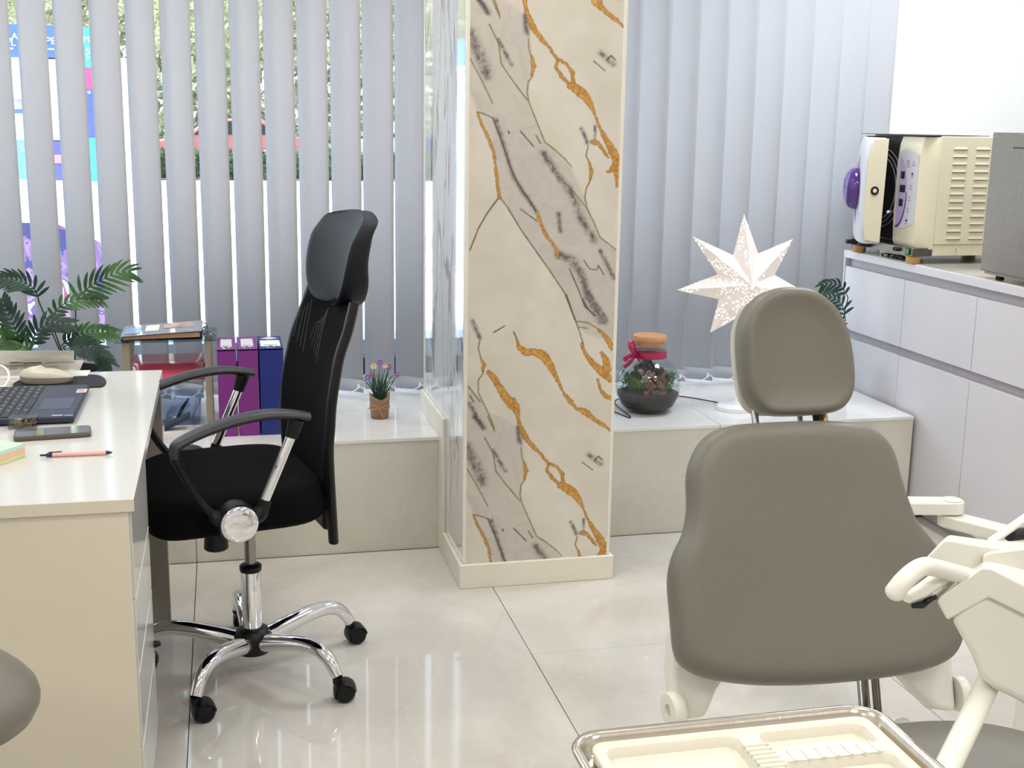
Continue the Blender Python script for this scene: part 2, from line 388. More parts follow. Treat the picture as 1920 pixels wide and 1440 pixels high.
for p, wv, c in ((tr7([(505,175),(510,230),(530,290),(525,340),(505,370),(500,420),(510,465),(540,540),(580,640),(620,670),(670,715),(700,750)]), 2.5, OL),
                 (tr7([(375,885),(410,930),(470,1030),(540,1130),(610,1230),(670,1320),(715,1440)]), 2, DK), (tr8([(700,-20),(760,150),(780,215)]), 2, DK),
                 (tr7([(275,505),(300,510),(345,530)]), 3, OL), (tr7([(345,530),(380,620),(420,740),(460,830),(510,900),(545,960)]), 3, DK),
                 (tr7([(245,265),(290,350),(345,465)]), 2, OL), (tr7([(330,110),(370,190),(385,290),(440,370),(500,450)]), 2.5, OL), (tr7([(345,0),(378,80)]), 2.5, OL), (tr7([(285,0),(320,45)]), 2, DK),
                 (tr7([(470,940),(510,970),(545,995)]), 1.5, DK), (tr7([(670,825),(700,850),(770,940)]), 1.5, OL), (tr7([(760,890),(770,940),(800,1000),(830,1070),(870,1100),(905,1130)]), 2.5, OL),
                 (tr7([(775,655),(765,700),(785,740),(790,800),(765,850),(760,890)]), 3, OL), (tr7([(690,1210),(730,1300),(760,1380),(805,1420)]), 2.5, DK), (tr7([(755,1170),(780,1210),(815,1215),(820,1195),(845,1235)]), 1.5, DK),
                 (tr7([(800,275),(850,318)]), 1.5, DK), (tr7([(858,270),(878,250),(897,270)]), 2.5, DK), (tr8([(362,157),(412,128)]), 2.5, DK), (tr8([(245,410),(300,480)]), 1.5, DK), (tr8([(250,450),(268,480)]), 1.5, DK),
                 (tr8([(300,180),(290,230),(305,290),(318,312),(312,348),(290,380),(290,440),(310,480),(340,540),(365,605)]), 2.5, OL), (tr8([(750,105),(800,112),(860,148)]), 2.5, OL), (tr8([(757,132),(800,138)]), 1.5, OL),
                 (tr8([(775,0),(800,45),(830,80)]), 2.5, DK), (tr8([(455,155),(470,190)]), 3, DK), (tr7([(415,590),(420,600)]), 3, DK), (tr7([(540,610),(560,645)]), 2, DK), (tr7([(470,590),(530,660)]), 2, DK), (tr7([(375,885),(320,960),(280,1030),(243,1125)]), 3.5, (104, 80, 52))):
    thin(p, wv, c)
def gold(pts, wpx, sc=2.4):
    d = dist(pts, W(wpx, sc), .006)
    blend(np.clip(1-(d-.0014)/.0016, 0, 1), (120, 84, 42), .95)
    tone = np.clip(NZs[3]*1.3-.15, 0, 1)[..., None]
    g = np.array([176, 122, 48.])*(1-tone)+np.array([212, 160, 74.])*tone
    mk = np.clip(1-d/.0016, 0, 1)[..., None]
    global img
    img = img*(1-mk)+g*mk
gold(tr7([(480,-10),(490,20),(500,60),(525,120),(560,170),(600,215),(640,275)]), [8, 8, 12, 24, 14, 6, 10])
gold(tr7([(640,275),(628,300),(655,345),(685,375)]), [8, 6, 9, 12]); gold(tr7([(645,270),(680,290),(705,330),(705,370),(690,390)]), [6, 8, 12, 14, 16])
gold(tr7([(690,385),(720,400),(760,430),(785,470),(805,515)]), [20, 34, 36, 26, 6])
gold(tr7([(805,515),(825,570),(850,620),(885,680),(905,730),(908,790),(905,835)]), [4, 8, 18, 34, 34, 26, 6])
gold(tr7([(790,640),(820,645),(845,680),(865,710)]), [14, 14, 8, 4]); gold(tr7([(905,730),(880,765),(862,775)]), [22, 14, 5])
gold(tr7([(780,735),(790,775),(782,810)]), [3, 14, 3]); gold(tr7([(520,255),(530,295),(522,335)]), [3, 15, 3])
gold(tr7([(275,505),(300,570),(330,630),(350,690),(360,760),(366,830),(375,885)]), [4, 7, 9, 8, 7, 7, 12])
gold(tr7([(545,960),(560,1000),(580,1050),(610,1090),(635,1130),(640,1160)]), [12, 10, 10, 9, 12, 6])
gold(tr8([(468,190),(480,225),(510,250),(545,246),(590,262),(625,310),(650,360),(672,405),(690,445)]), [4, 18, 30, 26, 38, 30, 20, 10, 5], 2.48)
gold(tr8([(690,445),(720,480),(745,512),(790,528),(830,560),(870,590),(903,610)]), [8, 20, 6, 26, 14, 12, 6], 2.48)
gold(tr8([(338,345),(360,365),(385,405),(415,455),(445,490),(470,520),(478,560),(476,580)]), [18, 26, 26, 34, 40, 26, 8, 5], 2.48)
gold(tr8([(455,470),(470,500)]), [14, 18], 2.48)
gold(tr8([(303,280),(316,310),(308,340)]), [4, 16, 4], 2.48)
gold(tr8([(850,148),(875,165),(895,195),(912,232)]), [4, 14, 20, 16], 2.48)
gold(tr8([(770,210),(795,265),(830,310),(870,345),(905,375)]), [4, 14, 24, 40, 26], 2.48); gold(tr8([(862,252),(885,290),(890,330)]), [8, 30, 36], 2.48)
gold(tr8([(845,375),(860,425),(885,455),(908,465)]), [3, 9, 16, 12], 2.48)
lin = np.where(img/255 <= .04045, img/255/12.92, ((np.clip(img, 0, 255)/255+.055)/1.055)**2.4)
# full face: repeat the period down to the floor and up to the ceiling (upper part coarser)
rows_z = list(np.arange(ZC, 1.83, -.02)) + list(1.79 - np.arange(int((1.79-.05)/(PER/NZ)))*PER/NZ)
ri = [int(round((1.79-z)/(PER/NZ))) % NZ for z in rows_z]
colr = lin[ri].reshape(-1, 3)
Vv = np.empty((len(rows_z), NX, 3)); Vv[..., 0] = gx[None]; Vv[..., 1] = PY0; Vv[..., 2] = np.array(rows_z)[:, None]
nR = len(rows_z)
idx = np.arange(nR*NX).reshape(nR, NX); faces = np.stack([idx[1:, :-1], idx[1:, 1:], idx[:-1, 1:], idx[:-1, :-1]], -1).reshape(-1, 4)
me = bpy.data.meshes.new('marble_panel'); me.vertices.add(nR*NX); me.vertices.foreach_set('co', Vv.ravel())
me.loops.add(faces.size); me.loops.foreach_set('vertex_index', faces.ravel().astype(np.int32)); me.polygons.add(len(faces))
me.polygons.foreach_set('loop_start', np.arange(0, faces.size, 4, dtype=np.int32))
me.update(calc_edges=True); me.validate()
at = me.color_attributes.new('marble', 'FLOAT_COLOR', 'POINT'); at.data.foreach_set('color', np.concatenate([colr, np.ones((len(colr), 1))], 1).astype(np.float32).ravel())
m_marble = mat('gold_veined_marble', (216, 208, 194), .22, coat=.3); n = m_marble.node_tree.nodes
a_ = n.new('ShaderNodeAttribute'); a_.attribute_name = 'marble'; m_marble.node_tree.links.new(a_.outputs['Color'], n['Principled BSDF'].inputs['Base Color'])
me.materials.append(m_marble)
mp = bpy.data.objects.new('marble_panel', me); COL.objects.link(mp); mp.parent = pil
# side and back panels: pale marble with fine grey veins running nearly upright
m_side = mat('polished_marble_side', (206, 206, 208), .03, coat=1.); n = m_side.node_tree.nodes; L = m_side.node_tree.links
g = n.new('ShaderNodeNewGeometry'); mp_ = n.new('ShaderNodeMapping'); mp_.inputs['Scale'].default_value = (1, 1, .28); mp_.inputs['Rotation'].default_value = (.22, 0, 0); L.new(g.outputs['Position'], mp_.inputs[0])
v = n.new('ShaderNodeTexNoise'); v.inputs['Scale'].default_value = 4.2; v.inputs['Detail'].default_value = 6; v.inputs['Distortion'].default_value = .5; L.new(mp_.outputs[0], v.inputs['Vector'])
s_ = n.new('ShaderNodeMath'); s_.operation = 'SUBTRACT'; s_.inputs[1].default_value = .5; L.new(v.outputs['Fac'], s_.inputs[0]); ab = n.new('ShaderNodeMath'); ab.operation = 'ABSOLUTE'; L.new(s_.outputs[0], ab.inputs[0])
r = n.new('ShaderNodeValToRGB'); e = r.color_ramp.elements; e[0].position = 0; e[0].color = (*rgb(98, 88, 84), 1); e[1].position = .016; e[1].color = (*rgb(222, 220, 218), 1); q = e.new(.005); q.color = (*rgb(150, 134, 112), 1); L.new(ab.outputs[0], r.inputs[0]); L.new(r.outputs[0], n['Principled BSDF'].inputs['Base Color'])
for nm, a, b in (('side_panel', (PX0, PY0+.006, .0), (PX0+.0059, PY1, ZC)), ('side_panel', (PX1-.0059, PY0+.006, .0), (PX1, PY1, ZC)), ('rear_panel', (PX0+.006, PY1-.0059, 0), (PX1-.006, PY1, ZC))):
    o = obj(nm, MB().box(a, b), m_side, pil, smooth=False)
for x, y in ((PX0, PY0), (PX1, PY0), (PX0, PY1), (PX1, PY1)):
    sx = 1 if x == PX0 else -1; sy = 1 if y == PY0 else -1
    obj('corner_trim', MB().box((min(x-.002*sx, x+.009*sx), min(y-.002*sy, y+.009*sy), .08), (max(x-.002*sx, x+.009*sx), max(y-.002*sy, y+.009*sy), ZC)), m_trim, pil, bevel=.001)
BH = .079
b = MB().box((PX0-.012, PY0-.014, 0), (PX1+.012, PY0, BH)); obj('baseboard', b, m_trim, pil, bevel=.002)
obj('baseboard', MB().box((PX0-.012, PY0, 0), (PX0, LY, BH)), m_trim, pil, bevel=.002)
obj('baseboard', MB().box((PX1, PY0, 0), (PX1+.012, LY, BH)), m_trim, pil, bevel=.002)
obj('baseboard', MB().box((PX0-.012, LY-.075, BH), (PX0, LY, LZ+.08)), m_trim, pil, bevel=.002)
obj('baseboard', MB().box((PX0-.012, LY, LZ), (PX0, PY1+.012, LZ+.08)), m_trim, pil, bevel=.002)
obj('baseboard', MB().box((PX1, LY, LZ), (PX1+.012, PY1+.012, LZ+.08)), m_trim, pil, bevel=.002)

# ================================================================== VERTICAL BLINDS
BY = 4.68; ANG = math.radians(34.5)
def make_blind(label, ks):
    cx = -.021+.1198*ks[len(ks)//2]
    root = thing('vertical_blind', label, 'blind', (cx, BY, 2.52), 0)
    x0 = -.021+.1198*(ks[0]-.6); x1 = -.021+.1198*(ks[-1]+.38)
    obj('headrail', MB().box((x0, BY-.022, 2.50), (x1, BY+.022, 2.54)), m_whitepl, root, bevel=.003)
    slatmesh = None
    clips = []
    for k_ in ks:
        c = -.021+.1198*k_; a = ANG + (rs.rand()-.5)*.05
        if slatmesh is None:
            mbs = MB(); rows = []
            for z in (.412, 1.2, 2.49):
                rows.append([( (u)*.127, .006*(1-(2*u)**2)-.003, z) for u in np.linspace(-.5, .5, 9)])
            mbs.grid(rows)
            slat = obj('slat', mbs, m_blind, root, world=False, solid=.0008)
            hm = MB(); hm.grid([[(u*.127, .006*(1-(2*u)**2)-.003-.0012, z) for u in np.linspace(-.5, .5, 9)] for z in (.4115, .4615)]); hm.grid([[(u*.127, .006*(1-(2*u)**2)-.003+.0012, z) for u in np.linspace(-.5, .5, 9)] for z in (.4115, .4615)])
            hem = obj('hem', hm, m_hem, slat, world=False, solid=.0006)
            wt = obj('clip', MB().box((.040, -.004, .430), (.050, -.010, .444)), m_whitepl, slat, world=False)
            slatmesh = slat.data
            s_o, h_o, w_o = slat, hem, wt
        else:
            s_o = slat.copy(); COL.objects.link(s_o); s_o.parent = root
            for q_ in (hem, wt):
                h_o = q_.copy(); COL.objects.link(h_o); h_o.parent = s_o
        s_o.location = (c-cx, 0, -2.52); s_o.rotation_euler = (0, 0, -a)
        clips.append(Vector((c + .045*cos(a), BY - .045*sin(a)-.007*cos(a)-.013, .438)))
    ch = MB()
    for p, q_ in zip(clips, clips[1:]):
        pts = [p.lerp(q_, t)+Vector((0, 0, -.026*4*t*(1-t))) for t in np.linspace(0, 1, 13)]
        ch.tube(pts, [.0027 if i % 2 else .0018 for i in range(13)], 6)
    obj('bead_chain', ch, m_whitepl, root)
    return root
make_blind('half open vertical blind of grey slats left of the pillar, street visible between', list(range(-11, 8)))
make_blind('closed vertical blind of overlapping pale slats between pillar and cabinet', list(range(8, 23)))

# ================================================================== CABINETS AND WORKTOP (right)
CX = 2.50
ys = [4.615 - .4635*i for i in range(7)]
desc = ['white two tier cabinet unit at the window end of the row', 'second white cabinet unit from the window, under the vented sterilizer', 'third white cabinet unit from the window, under the steel box',
        'fourth white cabinet unit from the window, at the frame edge', 'fifth white cabinet unit from the window', 'sixth white cabinet unit from the window, nearest the viewer']
for i in range(6):
    a, b = ys[i+1], ys[i]
    r_ = thing('cabinet_unit', desc[i], 'cabinet', (CX, (a+b)/2, 0), 0, 'white cabinet units along the right wall')
    bd = MB(); bd.box((CX+.02, a, .06), (3.12, b, .917)); bd.box((CX+.06, a, 0), (3.10, b, .06))
    obj('body', bd, m_cab, r_, smooth=False)
    obj('grip_channel', MB().box((CX+.016, a, .885), (CX+.0199, b, .917)), m_chan, r_, smooth=False)
    obj('grip_channel', MB().box((CX+.016, a, .594), (CX+.0199, b, .630)), m_chan, r_, smooth=False)
    obj('drawer_front', MB().box((CX-.002, a+.0015, .628), (CX+.0158, b-.0015, .885)), m_cab, r_, bevel=.0012)
    obj('door', MB().box((CX-.002, a+.0015, .065), (CX+.0158, b-.0015, .594)), m_cab, r_, bevel=.0012)
ep = obj('end_panel', MB().box((CX-.004, ys[0]+.0005, 0), (3.48, ys[0]+.014, .919)), m_cab, None, bevel=.001, smooth=False)
tag(ep, 'white end panel closing the cabinet row beside the window ledge', 'panel')
wt_ = obj('worktop', MB().box((CX-.006, ys[-1], .9195), (3.49, ys[0]+.015, .95)), m_cab, None, bevel=.0015)
tag(wt_, 'continuous white edged worktop carrying the sterilizers', 'worktop')
obj('stone_surface', MB().box((CX, ys[-1]+.004, .9501), (3.485, ys[0]+.012, .9525)), m_counter, wt_, smooth=False)
CT = .9525

# ------------------------------------------------------------------ autoclave
m_ac = mat('ivory_enamel', (226, 217, 190), .32, noise=.01, nscale=6)
m_acw = mat('pale_plastic_shell', (206, 206, 213), .3, noise=.01)
m_dark = mat('dark_chamber', (28, 26, 26), .5, noise=.2)
m_purple = mat('purple_plastic', (78, 36, 122), .15, noise=.05, coat=.6)
m_lil = mat('lilac_panel', (182, 168, 208), .35, noise=.03)
m_rub = mat('black_rubber', (22, 22, 24), .6, noise=.1)
m_foot = mat('ochre_foot', (190, 148, 92), .6, noise=.1)
ac = thing('autoclave', 'ivory tabletop sterilizer with louvred side, ajar door and purple handle', 'sterilizer', (2.75, 4.3, CT))
ax0, ay0, ay1, az0, az1 = 2.553, 4.075, 4.56, .995, 1.418
obj('housing', MB().box((ax0, ay0, az0+.03), (3.05, ay1, az1)), m_ac, ac, bevel=.003)
obj('base_plate', MB().box((ax0+.004, ay0+.004, az0-.012), (3.05, ay1-.004, az0+.0295)), m_ac, ac, bevel=.002)
scw = obj('screw', MB().lathe([(.005, 0), (.005, .003), (.002, .004)], (2.655, ay0+.004, az0+.010), 12, axis=(0, -1, 0)), m_chrome, ac)
for c_ in range(3):
    for i in range(13):
        z = 1.372-.0272*i; x = 2.604+.0925*c_
        lv = MB(); lv.loft([[Vector((x+u, ay0-.0001, z)), Vector((x+u, ay0-.0026*k_, z-.0005)), Vector((x+u, ay0-.0001, z+.008*k_+.001))] for u, k_ in ((0, .15), (.006, 1), (.053, 1), (.059, .15))])
        obj('louvre', lv, m_ac, ac)
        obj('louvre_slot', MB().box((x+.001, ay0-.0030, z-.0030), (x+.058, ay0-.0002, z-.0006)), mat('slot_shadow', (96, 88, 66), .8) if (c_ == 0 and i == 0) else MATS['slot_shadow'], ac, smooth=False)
# steel chassis strip under the front shell, with fittings
obj('chassis', MB().box((2.475, ay0+.006, az0-.014), (ax0+.003, ay1-.01, az0+.0165)), m_steel, ac, bevel=.002)
# front shell that carries the controls: upright part nearest the viewer, bevelled
def shell(y0, y1, x0, x1, z0, z1, cut=.02):
    mb = MB(); R_ = []
    for z, ins in ((z0, .012), (z0+.02, .004), (z0+.10, 0), (z1-.10, 0), (z1-.03, .006), (z1, .016)):
        R_.append([(x1, y0, z), (x0+cut*1.3+ins, y0, z), (x0+ins, y0+cut, z), (x0+ins, y1, z), (x1, y1, z)])
    mb.loft(R_); return mb
obj('control_shell', shell(ay0-.001, 4.262, 2.492, ax0, az0+.012, az1-.004, .035), m_ac, ac, bevel=.003)
def cp(y, z, d=.0): return Vector((2.4915-d, y, z))
pn = MB().prism([cp(4.115, 1.348), cp(4.115, 1.10), cp(4.19, 1.075), cp(4.245, 1.08), cp(4.252, 1.355), cp(4.20, 1.372)], (-.0012, 0, 0)); obj('control_panel', pn, m_acw, ac)
arc_ = [cp(4.238-.058*sin(t), 1.21+.128*cos(t), .0012) for t in np.linspace(0, pi*.96, 16)]+[cp(4.24, 1.10, .0012)]
obj('lilac_display', MB().prism(arc_, (-.001, 0, 0)), m_lil, ac)
obj('purple_stripe', MB().tube([cp(4.238-.060*sin(t), 1.21+.130*cos(t), .0022) for t in np.linspace(.5*pi, pi*.98, 12)], [.0015+.0035*i/11 for i in range(12)], 6), m_purple, ac)
for z in (1.272, 1.222, 1.17):
    obj('display_window', MB().box((2.4885, 4.20-(.010 if z == 1.222 else 0), z-.013), (2.4893, 4.226, z+.014)), m_dark, ac, smooth=False)
for i in range(6):
    obj('button', MB().lathe([(.0055, 0), (.005, .002)], cp(4.145+.004*i, 1.322-.043*i, .0012), 14, axis=(-1, 0, 0)), m_lil if i not in (1, 5) else m_purple, ac)
    obj('button_caption', MB().box((2.4898, 4.137+.004*i, 1.3095-.043*i), (2.4903, 4.154+.004*i, 1.3115-.043*i)), m_ink, ac, smooth=False)
for i in range(4): obj('button_caption', MB().box((2.4898, 4.175, 1.326-.008*i), (2.4903, 4.195-.004*(i % 2), 1.328-.008*i)), m_ink, ac, smooth=False)
# chamber mouth
obj('front_plate', MB().box((2.52, 4.2625, az0+.03), (ax0, ay1, az1-.006)), m_dark, ac, bevel=.002)
for rr, x in ((.150, 2.515), (.135, 2.51), (.120, 2.507)):
    obj('chamber_ring', MB().tube([(x, 4.405+rr*cos(t), 1.215+rr*sin(t)) for t in np.linspace(0, 2*pi, 40)], .0035, 6, cap=False), m_chrome, ac)
obj('latch_pin', MB().lathe([(.007, 0), (.007, .035), (.004, .04)], (2.515, 4.285, 1.13), 12, axis=(-1, 0, 0)), m_chrome, ac)
obj('top_lid', MB().box((2.497, 4.08, az1+.001), (2.75, 4.56, az1+.0035)), mat('dark_lid_edge', (88, 80, 78), .4), ac)
# ajar door slab, hinged at its far edge and swung a little open
dz0, dz1 = 1.012, 1.408
dr = MB(); R_ = []
for z, i_ in ((dz0, .010), (dz0+.02, .002), (dz0+.1, -.002), (dz1-.09, -.002), (dz1-.03, .006), (dz1, .022)):
    R_.append([(2.432, 4.246, z), (2.364+i_, 4.246, z), (2.355+i_, 4.275, z), (2.395+i_, 4.38, z), (2.455+i_, 4.50, z), (2.482+i_*.5, 4.535, z), (2.512, 4.54, z)])
dr.loft(R_); door = obj('door', dr, m_acw, ac, bevel=.006)
obj('door_edge_cover', MB().prism([(2.365, 4.2455, dz0+.015), (2.431, 4.2455, dz0+.004), (2.438, 4.2455, dz1-.003), (2.375, 4.2455, dz1-.006), (2.358, 4.2455, dz1-.10), (2.355, 4.2455, dz0+.1)], (0, -.004, 0)), m_ac, door, bevel=.002)
obj('door_port', MB().lathe([(.0165, 0), (.0165, .003), (.0095, .0035), (.0095, .001)], (2.393, 4.2415, 1.212), 20, axis=(0, -1, 0)), m_rub, door)
obj('port_button', MB().lathe([(.0085, 0), (.007, .003)], (2.393, 4.240, 1.212), 16, axis=(0, -1, 0)), m_ac, door)
hc = Vector((2.384, 4.352, 1.215)); hn = Vector((-.905, .42, 0)).normalized(); ht = Vector((.42, .905, 0)).normalized()
hd = MB(); hd.loft([[hc+hn*d_+ht*(.062*k_*cos(t))+Vector((0, 0, .080*k_*sin(t))) for t in np.linspace(0, 2*pi, 24, endpoint=False)] for k_, d_ in ((.9, -.006), (1, .012), (.93, .030), (.74, .045), (.42, .054), (.1, .056))])
obj('handle', hd, m_purple, door)
obj('handle_spine', MB().tube([hc+hn*.001+Vector((0, 0, .125)), hc+hn*.006+Vector((0, 0, .085)), hc+hn*.012+Vector((0, 0, .06)), hc+hn*.012+Vector((0, 0, -.06)), hc+hn*.006+Vector((0, 0, -.085)), hc+Vector((0, 0, -.13))], [.002, .006, .012, .012, .006, .002], 8), m_lil, door)
for x, y, m_, nm in ((2.46, 4.50, m_rub, 'drain_knob'), (2.455, 4.40, m_rub, 'drain_knob')):
    obj(nm, MB().lathe([(.013, 0), (.013, .018), (.009, .024), (.009, .045)], (2.477, y, .996), 14, axis=(-1, 0, 0)), m_, ac)
for y in (4.19, 4.175): obj('fuse_cap', MB().lathe([(.0075, 0), (.0075, .014), (.004, .016)], (2.4755, y, .998), 12, axis=(-1, 0, 0)), m_rub, ac)
obj('power_switch', MB().box((2.471, 4.093, .985), (2.476, 4.125, 1.010)), m_rub, ac, bevel=.002)
obj('switch_rocker', MB().box((2.468, 4.097, .988), (2.471, 4.115, 1.007)), mat('green_rocker', (46, 140, 84), .3), ac, bevel=.001)
for x, y in ((2.50, 4.095), (2.50, 4.50), (3.0, 4.12), (3.0, 4.50)):
    obj('foot', MB().lathe([(.024, 0), (.027, .004), (.027, .026), (.024, .0285)], (x, y+.018, CT), 18), m_foot, ac)
# crumpled papers / cable ties under it
cb = MB()
for i in range(7):
    x = 2.53+.02*rnd(); y = 4.18+.035*i
    cb.tube([(x, y, CT+.002), (x+.02, y+.012, CT+.006), (x+.045, y+.002, CT+.003)], .0022, 6); cb.lathe([(.004, 0), (.004, .006)], (x, y, CT+.0005), 8)
tag(obj('cable_scraps', cb, m_rub), 'small black cable ends scattered on the worktop under the sterilizer', 'cables')
# ------------------------------------------------------------------ steel box on the worktop
sb = thing('steel_box', 'brushed steel box appliance with dark slot beside the louvred sterilizer', 'appliance', (2.7, 3.45, CT))
obj('casing', MB().box((2.502, 3.17, CT+.024), (2.95, 3.695, 1.436)), m_steel, sb, bevel=.003)
obj('slot', MB().box((2.499, 3.30, 1.386), (2.5019, 3.575, 1.391)), mat('dark_blue_slot', (40, 44, 66), .5), sb)
obj('plinth', MB().box((2.51, 3.18, CT+.0155), (2.94, 3.68, CT+.0238)), m_steel, sb)
for x, y in ((2.53, 3.62), (2.53, 3.22), (2.91, 3.62), (2.91, 3.22)):
    obj('foot', MB().lathe([(.012, 0), (.014, .003), (.014, .015)], (x, y, CT), 14), m_rub, sb)

# ================================================================== DESK
DX = -.178; DZ = .75; DT = .725
dk = thing('desk', 'white laminate desk with drawers, laptop and papers on it', 'desk', (-.8, 2.9, 0))
obj('desktop', MB().box((-1.65, 2.292, DT), (DX, 3.512, DZ)), m_deskw, dk, bevel=.0012)
obj('edge_band', MB().box((-1.649, 2.2905, DT+.001), (DX-.001, 2.2917, DZ-.001)), m_deskb, dk, smooth=False)
obj('side_panel', MB().box((-1.63, 2.296, 0), (DX-.012, 2.316, DT-.0005)), m_deskb, dk, bevel=.0008, smooth=False)
obj('drawer_carcass', MB().box((-.70, 2.3165, .05), (DX-.026, 2.775, DT-.0005)), m_deskb, dk, smooth=False)
zz = [.045, .233, .39, .541, .722]
for i in range(4):
    obj('drawer_front', MB().box((DX-.0255, 2.318, zz[i]+.003), (DX-.008, 2.772, zz[i+1]-.003)), m_deskw, dk, bevel=.001)
    obj('drawer_edge', MB().box((DX-.0081, 2.330, zz[i+1]-.0052), (DX-.0074, 2.77, zz[i+1]-.0032)), m_whitepl, dk, smooth=False)
obj('key_lock', MB().lathe([(.008, 0), (.008, .006), (.005, .016)], (DX-.008, 2.745, .262), 12, axis=(1, 0, 0)), m_blackpl, dk)
obj('leg_panel', MB().box((-.235, 3.46, 0), (DX-.005, 3.50, DT-.0005)), m_deskleg, dk, bevel=.001)
obj('leg_panel', MB().box((-1.63, 3.46, 0), (-1.57, 3.50, DT-.0005)), m_deskleg, dk, bevel=.001)
obj('modesty_panel', MB().box((-1.57, 3.475, .30), (-.235, 3.49, DT-.0005)), m_deskb, dk, smooth=False)

# ------------------------------------------------------------------ laptop
m_lap = mat('blue_black_plastic', (44, 48, 68), .42, noise=.04, nscale=200, bump=.1)
m_key = mat('key_black', (26, 27, 34), .4, noise=.05)
m_pad = mat('touchpad_blue', (50, 56, 82), .3, noise=.02)
lp = thing('laptop', 'dark blue laptop open on the desk, its hand rest facing the office chair', 'laptop', (-.5, 3.08, DZ))
# corners: user edge x from (far) -.345 to (near) -.355
lx1, ly0, ly1, lt = -.348, 2.905, 3.262, DZ+.018
obj('base', MB().box((-.60, ly0, DZ+.003), (lx1, ly1, lt)), m_lap, lp, bevel=.004, seg=3)
obj('screen_lid', MB().prism([(-.607, ly0+.004, DZ+.012), (-.613, ly0+.004, DZ+.012), (-.73, ly0+.004, DZ+.22), (-.724, ly0+.004, DZ+.222)], (0, ly1-ly0-.008, 0)), m_lap, lp, bevel=.002)
obj('touchpad', MB().box((-.437, 2.985, lt), (-.365, 3.105, lt+.0006)), m_pad, lp, bevel=.001)
kw = .0185
for r_i in range(7):
    for c_i in range(18):
        x = -.462-.0192*r_i; y = ly0+.012+.0188*c_i
        if x < -.592: continue
        if r_i == 0 and 5 <= c_i <= 9:
            if c_i != 5: continue
            obj('key', MB().box((x-.008, y, lt), (x+.008, y+.0188*5-.0025, lt+.0018)), m_key, lp, bevel=.0006, seg=1); continue
        if 'keymesh' not in globals():
            k0 = obj('key', MB().box((-.008, 0, 0), (.008, .0163, .0018)), m_key, None, bevel=.0006, seg=1); k0.parent = lp; keymesh = k0
            k0.location = Vector((x, y, lt))-Vector((-.5, 3.08, DZ))
        else:
            k1 = keymesh.copy(); COL.objects.link(k1); k1.parent = lp; k1.location = Vector((x, y, lt))-Vector((-.5, 3.08, DZ))
        obj('key_legend', MB().box((x-.003, y+.005, lt+.0019), (x+.001, y+.009, lt+.0020)), m_whitepl, lp, smooth=False) if c_i > 2 and (c_i+r_i) % 2 else None
st1 = obj('sticker', MB().box((-.372, 2.915, lt), (-.362, 2.950, lt+.0004)), mat('sticker_grey_green', (168, 178, 172), .35), lp, smooth=False); st1['label'] = 'grey green specification sticker'
st1.location = (-.006, -.003+.0, 0)
st2 = obj('sticker', MB().box((-.372, 2.915, lt), (-.362, 2.942, lt+.0004)), mat('sticker_blue', (104, 142, 206), .3), lp, smooth=False); st2['label'] = 'small blue sticker'; st2.location = (.018, -.003, 0)
for s_, px, wd in ((st1, 107, .024), (st2, 129, .018)):
    p = onz(px, 779, lt); s_.data.clear_geometry(); q = Vector((-.5, 3.08, DZ))
    s_.location = (0, 0, 0); a = p-q
    s_.data.from_pydata([(a.x-wd/2, a.y-.006, lt-DZ+.0004), (a.x+wd/2, a.y-.006, lt-DZ+.0004), (a.x+wd/2, a.y+.006, lt-DZ+.0004), (a.x-wd/2, a.y+.006, lt-DZ+.0004)], [], [(0, 1, 2, 3)])
p = onz(154, 733, lt)
st = obj('sticker', MB().box((p.x-.013, p.y-.02, lt), (p.x+.011, p.y+.022, lt+.0005)), mat('sticker_white', (206, 200, 198), .4, noise=.05), lp, smooth=False); st['label'] = 'square white sticker with coloured logo at the far corner'
obj('sticker_mark', MB().box((p.x-.008, p.y-.009, lt+.0006), (p.x+.006, p.y+.012, lt+.0008)), mat('sticker_orange', (206, 150, 118), .5, noise=.3, nscale=150), st, smooth=False)
# ------------------------------------------------------------------ mouse and its pad
mpd = smoothline([onz(x, y, DZ) for x, y in [(25, 722), (60, 708), (110, 703), (150, 707), (168, 705), (188, 707), (199, 716), (192, 726), (165, 728), (110, 735), (40, 735)]], 5, True)
tag(obj('mouse_mat', MB().prism([p_+Vector((0, 0, .0005)) for p_ in mpd], (0, 0, .004)), m_rub, bevel=.001), 'black wrist rest mouse mat behind the laptop', 'mouse mat')
ms = thing('computer_mouse', 'grey beige wireless mouse on the black mat behind the laptop', 'mouse', tuple(onz(92, 720, DZ+.005)))
c0 = onz(91, 716, DZ+.0055); m_mouse = mat('beige_mouse_plastic', (204, 198, 180), .35, noise=.02); m_mouse2 = mat('mouse_side', (168, 160, 142), .45, noise=.05)
def mouse_r(z, k): return [c0+Vector((.068*k*cos(t)-.004, .032*k*sin(t)*(1+.12*cos(t)), z*(1-.25*cos(t)**3) if z > .012 else z)) for t in np.linspace(0, 2*pi, 28, endpoint=False)]
obj('side', MB().loft([mouse_r(0, .90), mouse_r(.006, .97), mouse_r(.016, .99)]), m_mouse2, ms)
obj('shell', MB().loft([mouse_r(.0162, 1.0), mouse_r(.022, .96), mouse_r(.029, .80), mouse_r(.034, .52), mouse_r(.036, .15)]), m_mouse, ms)
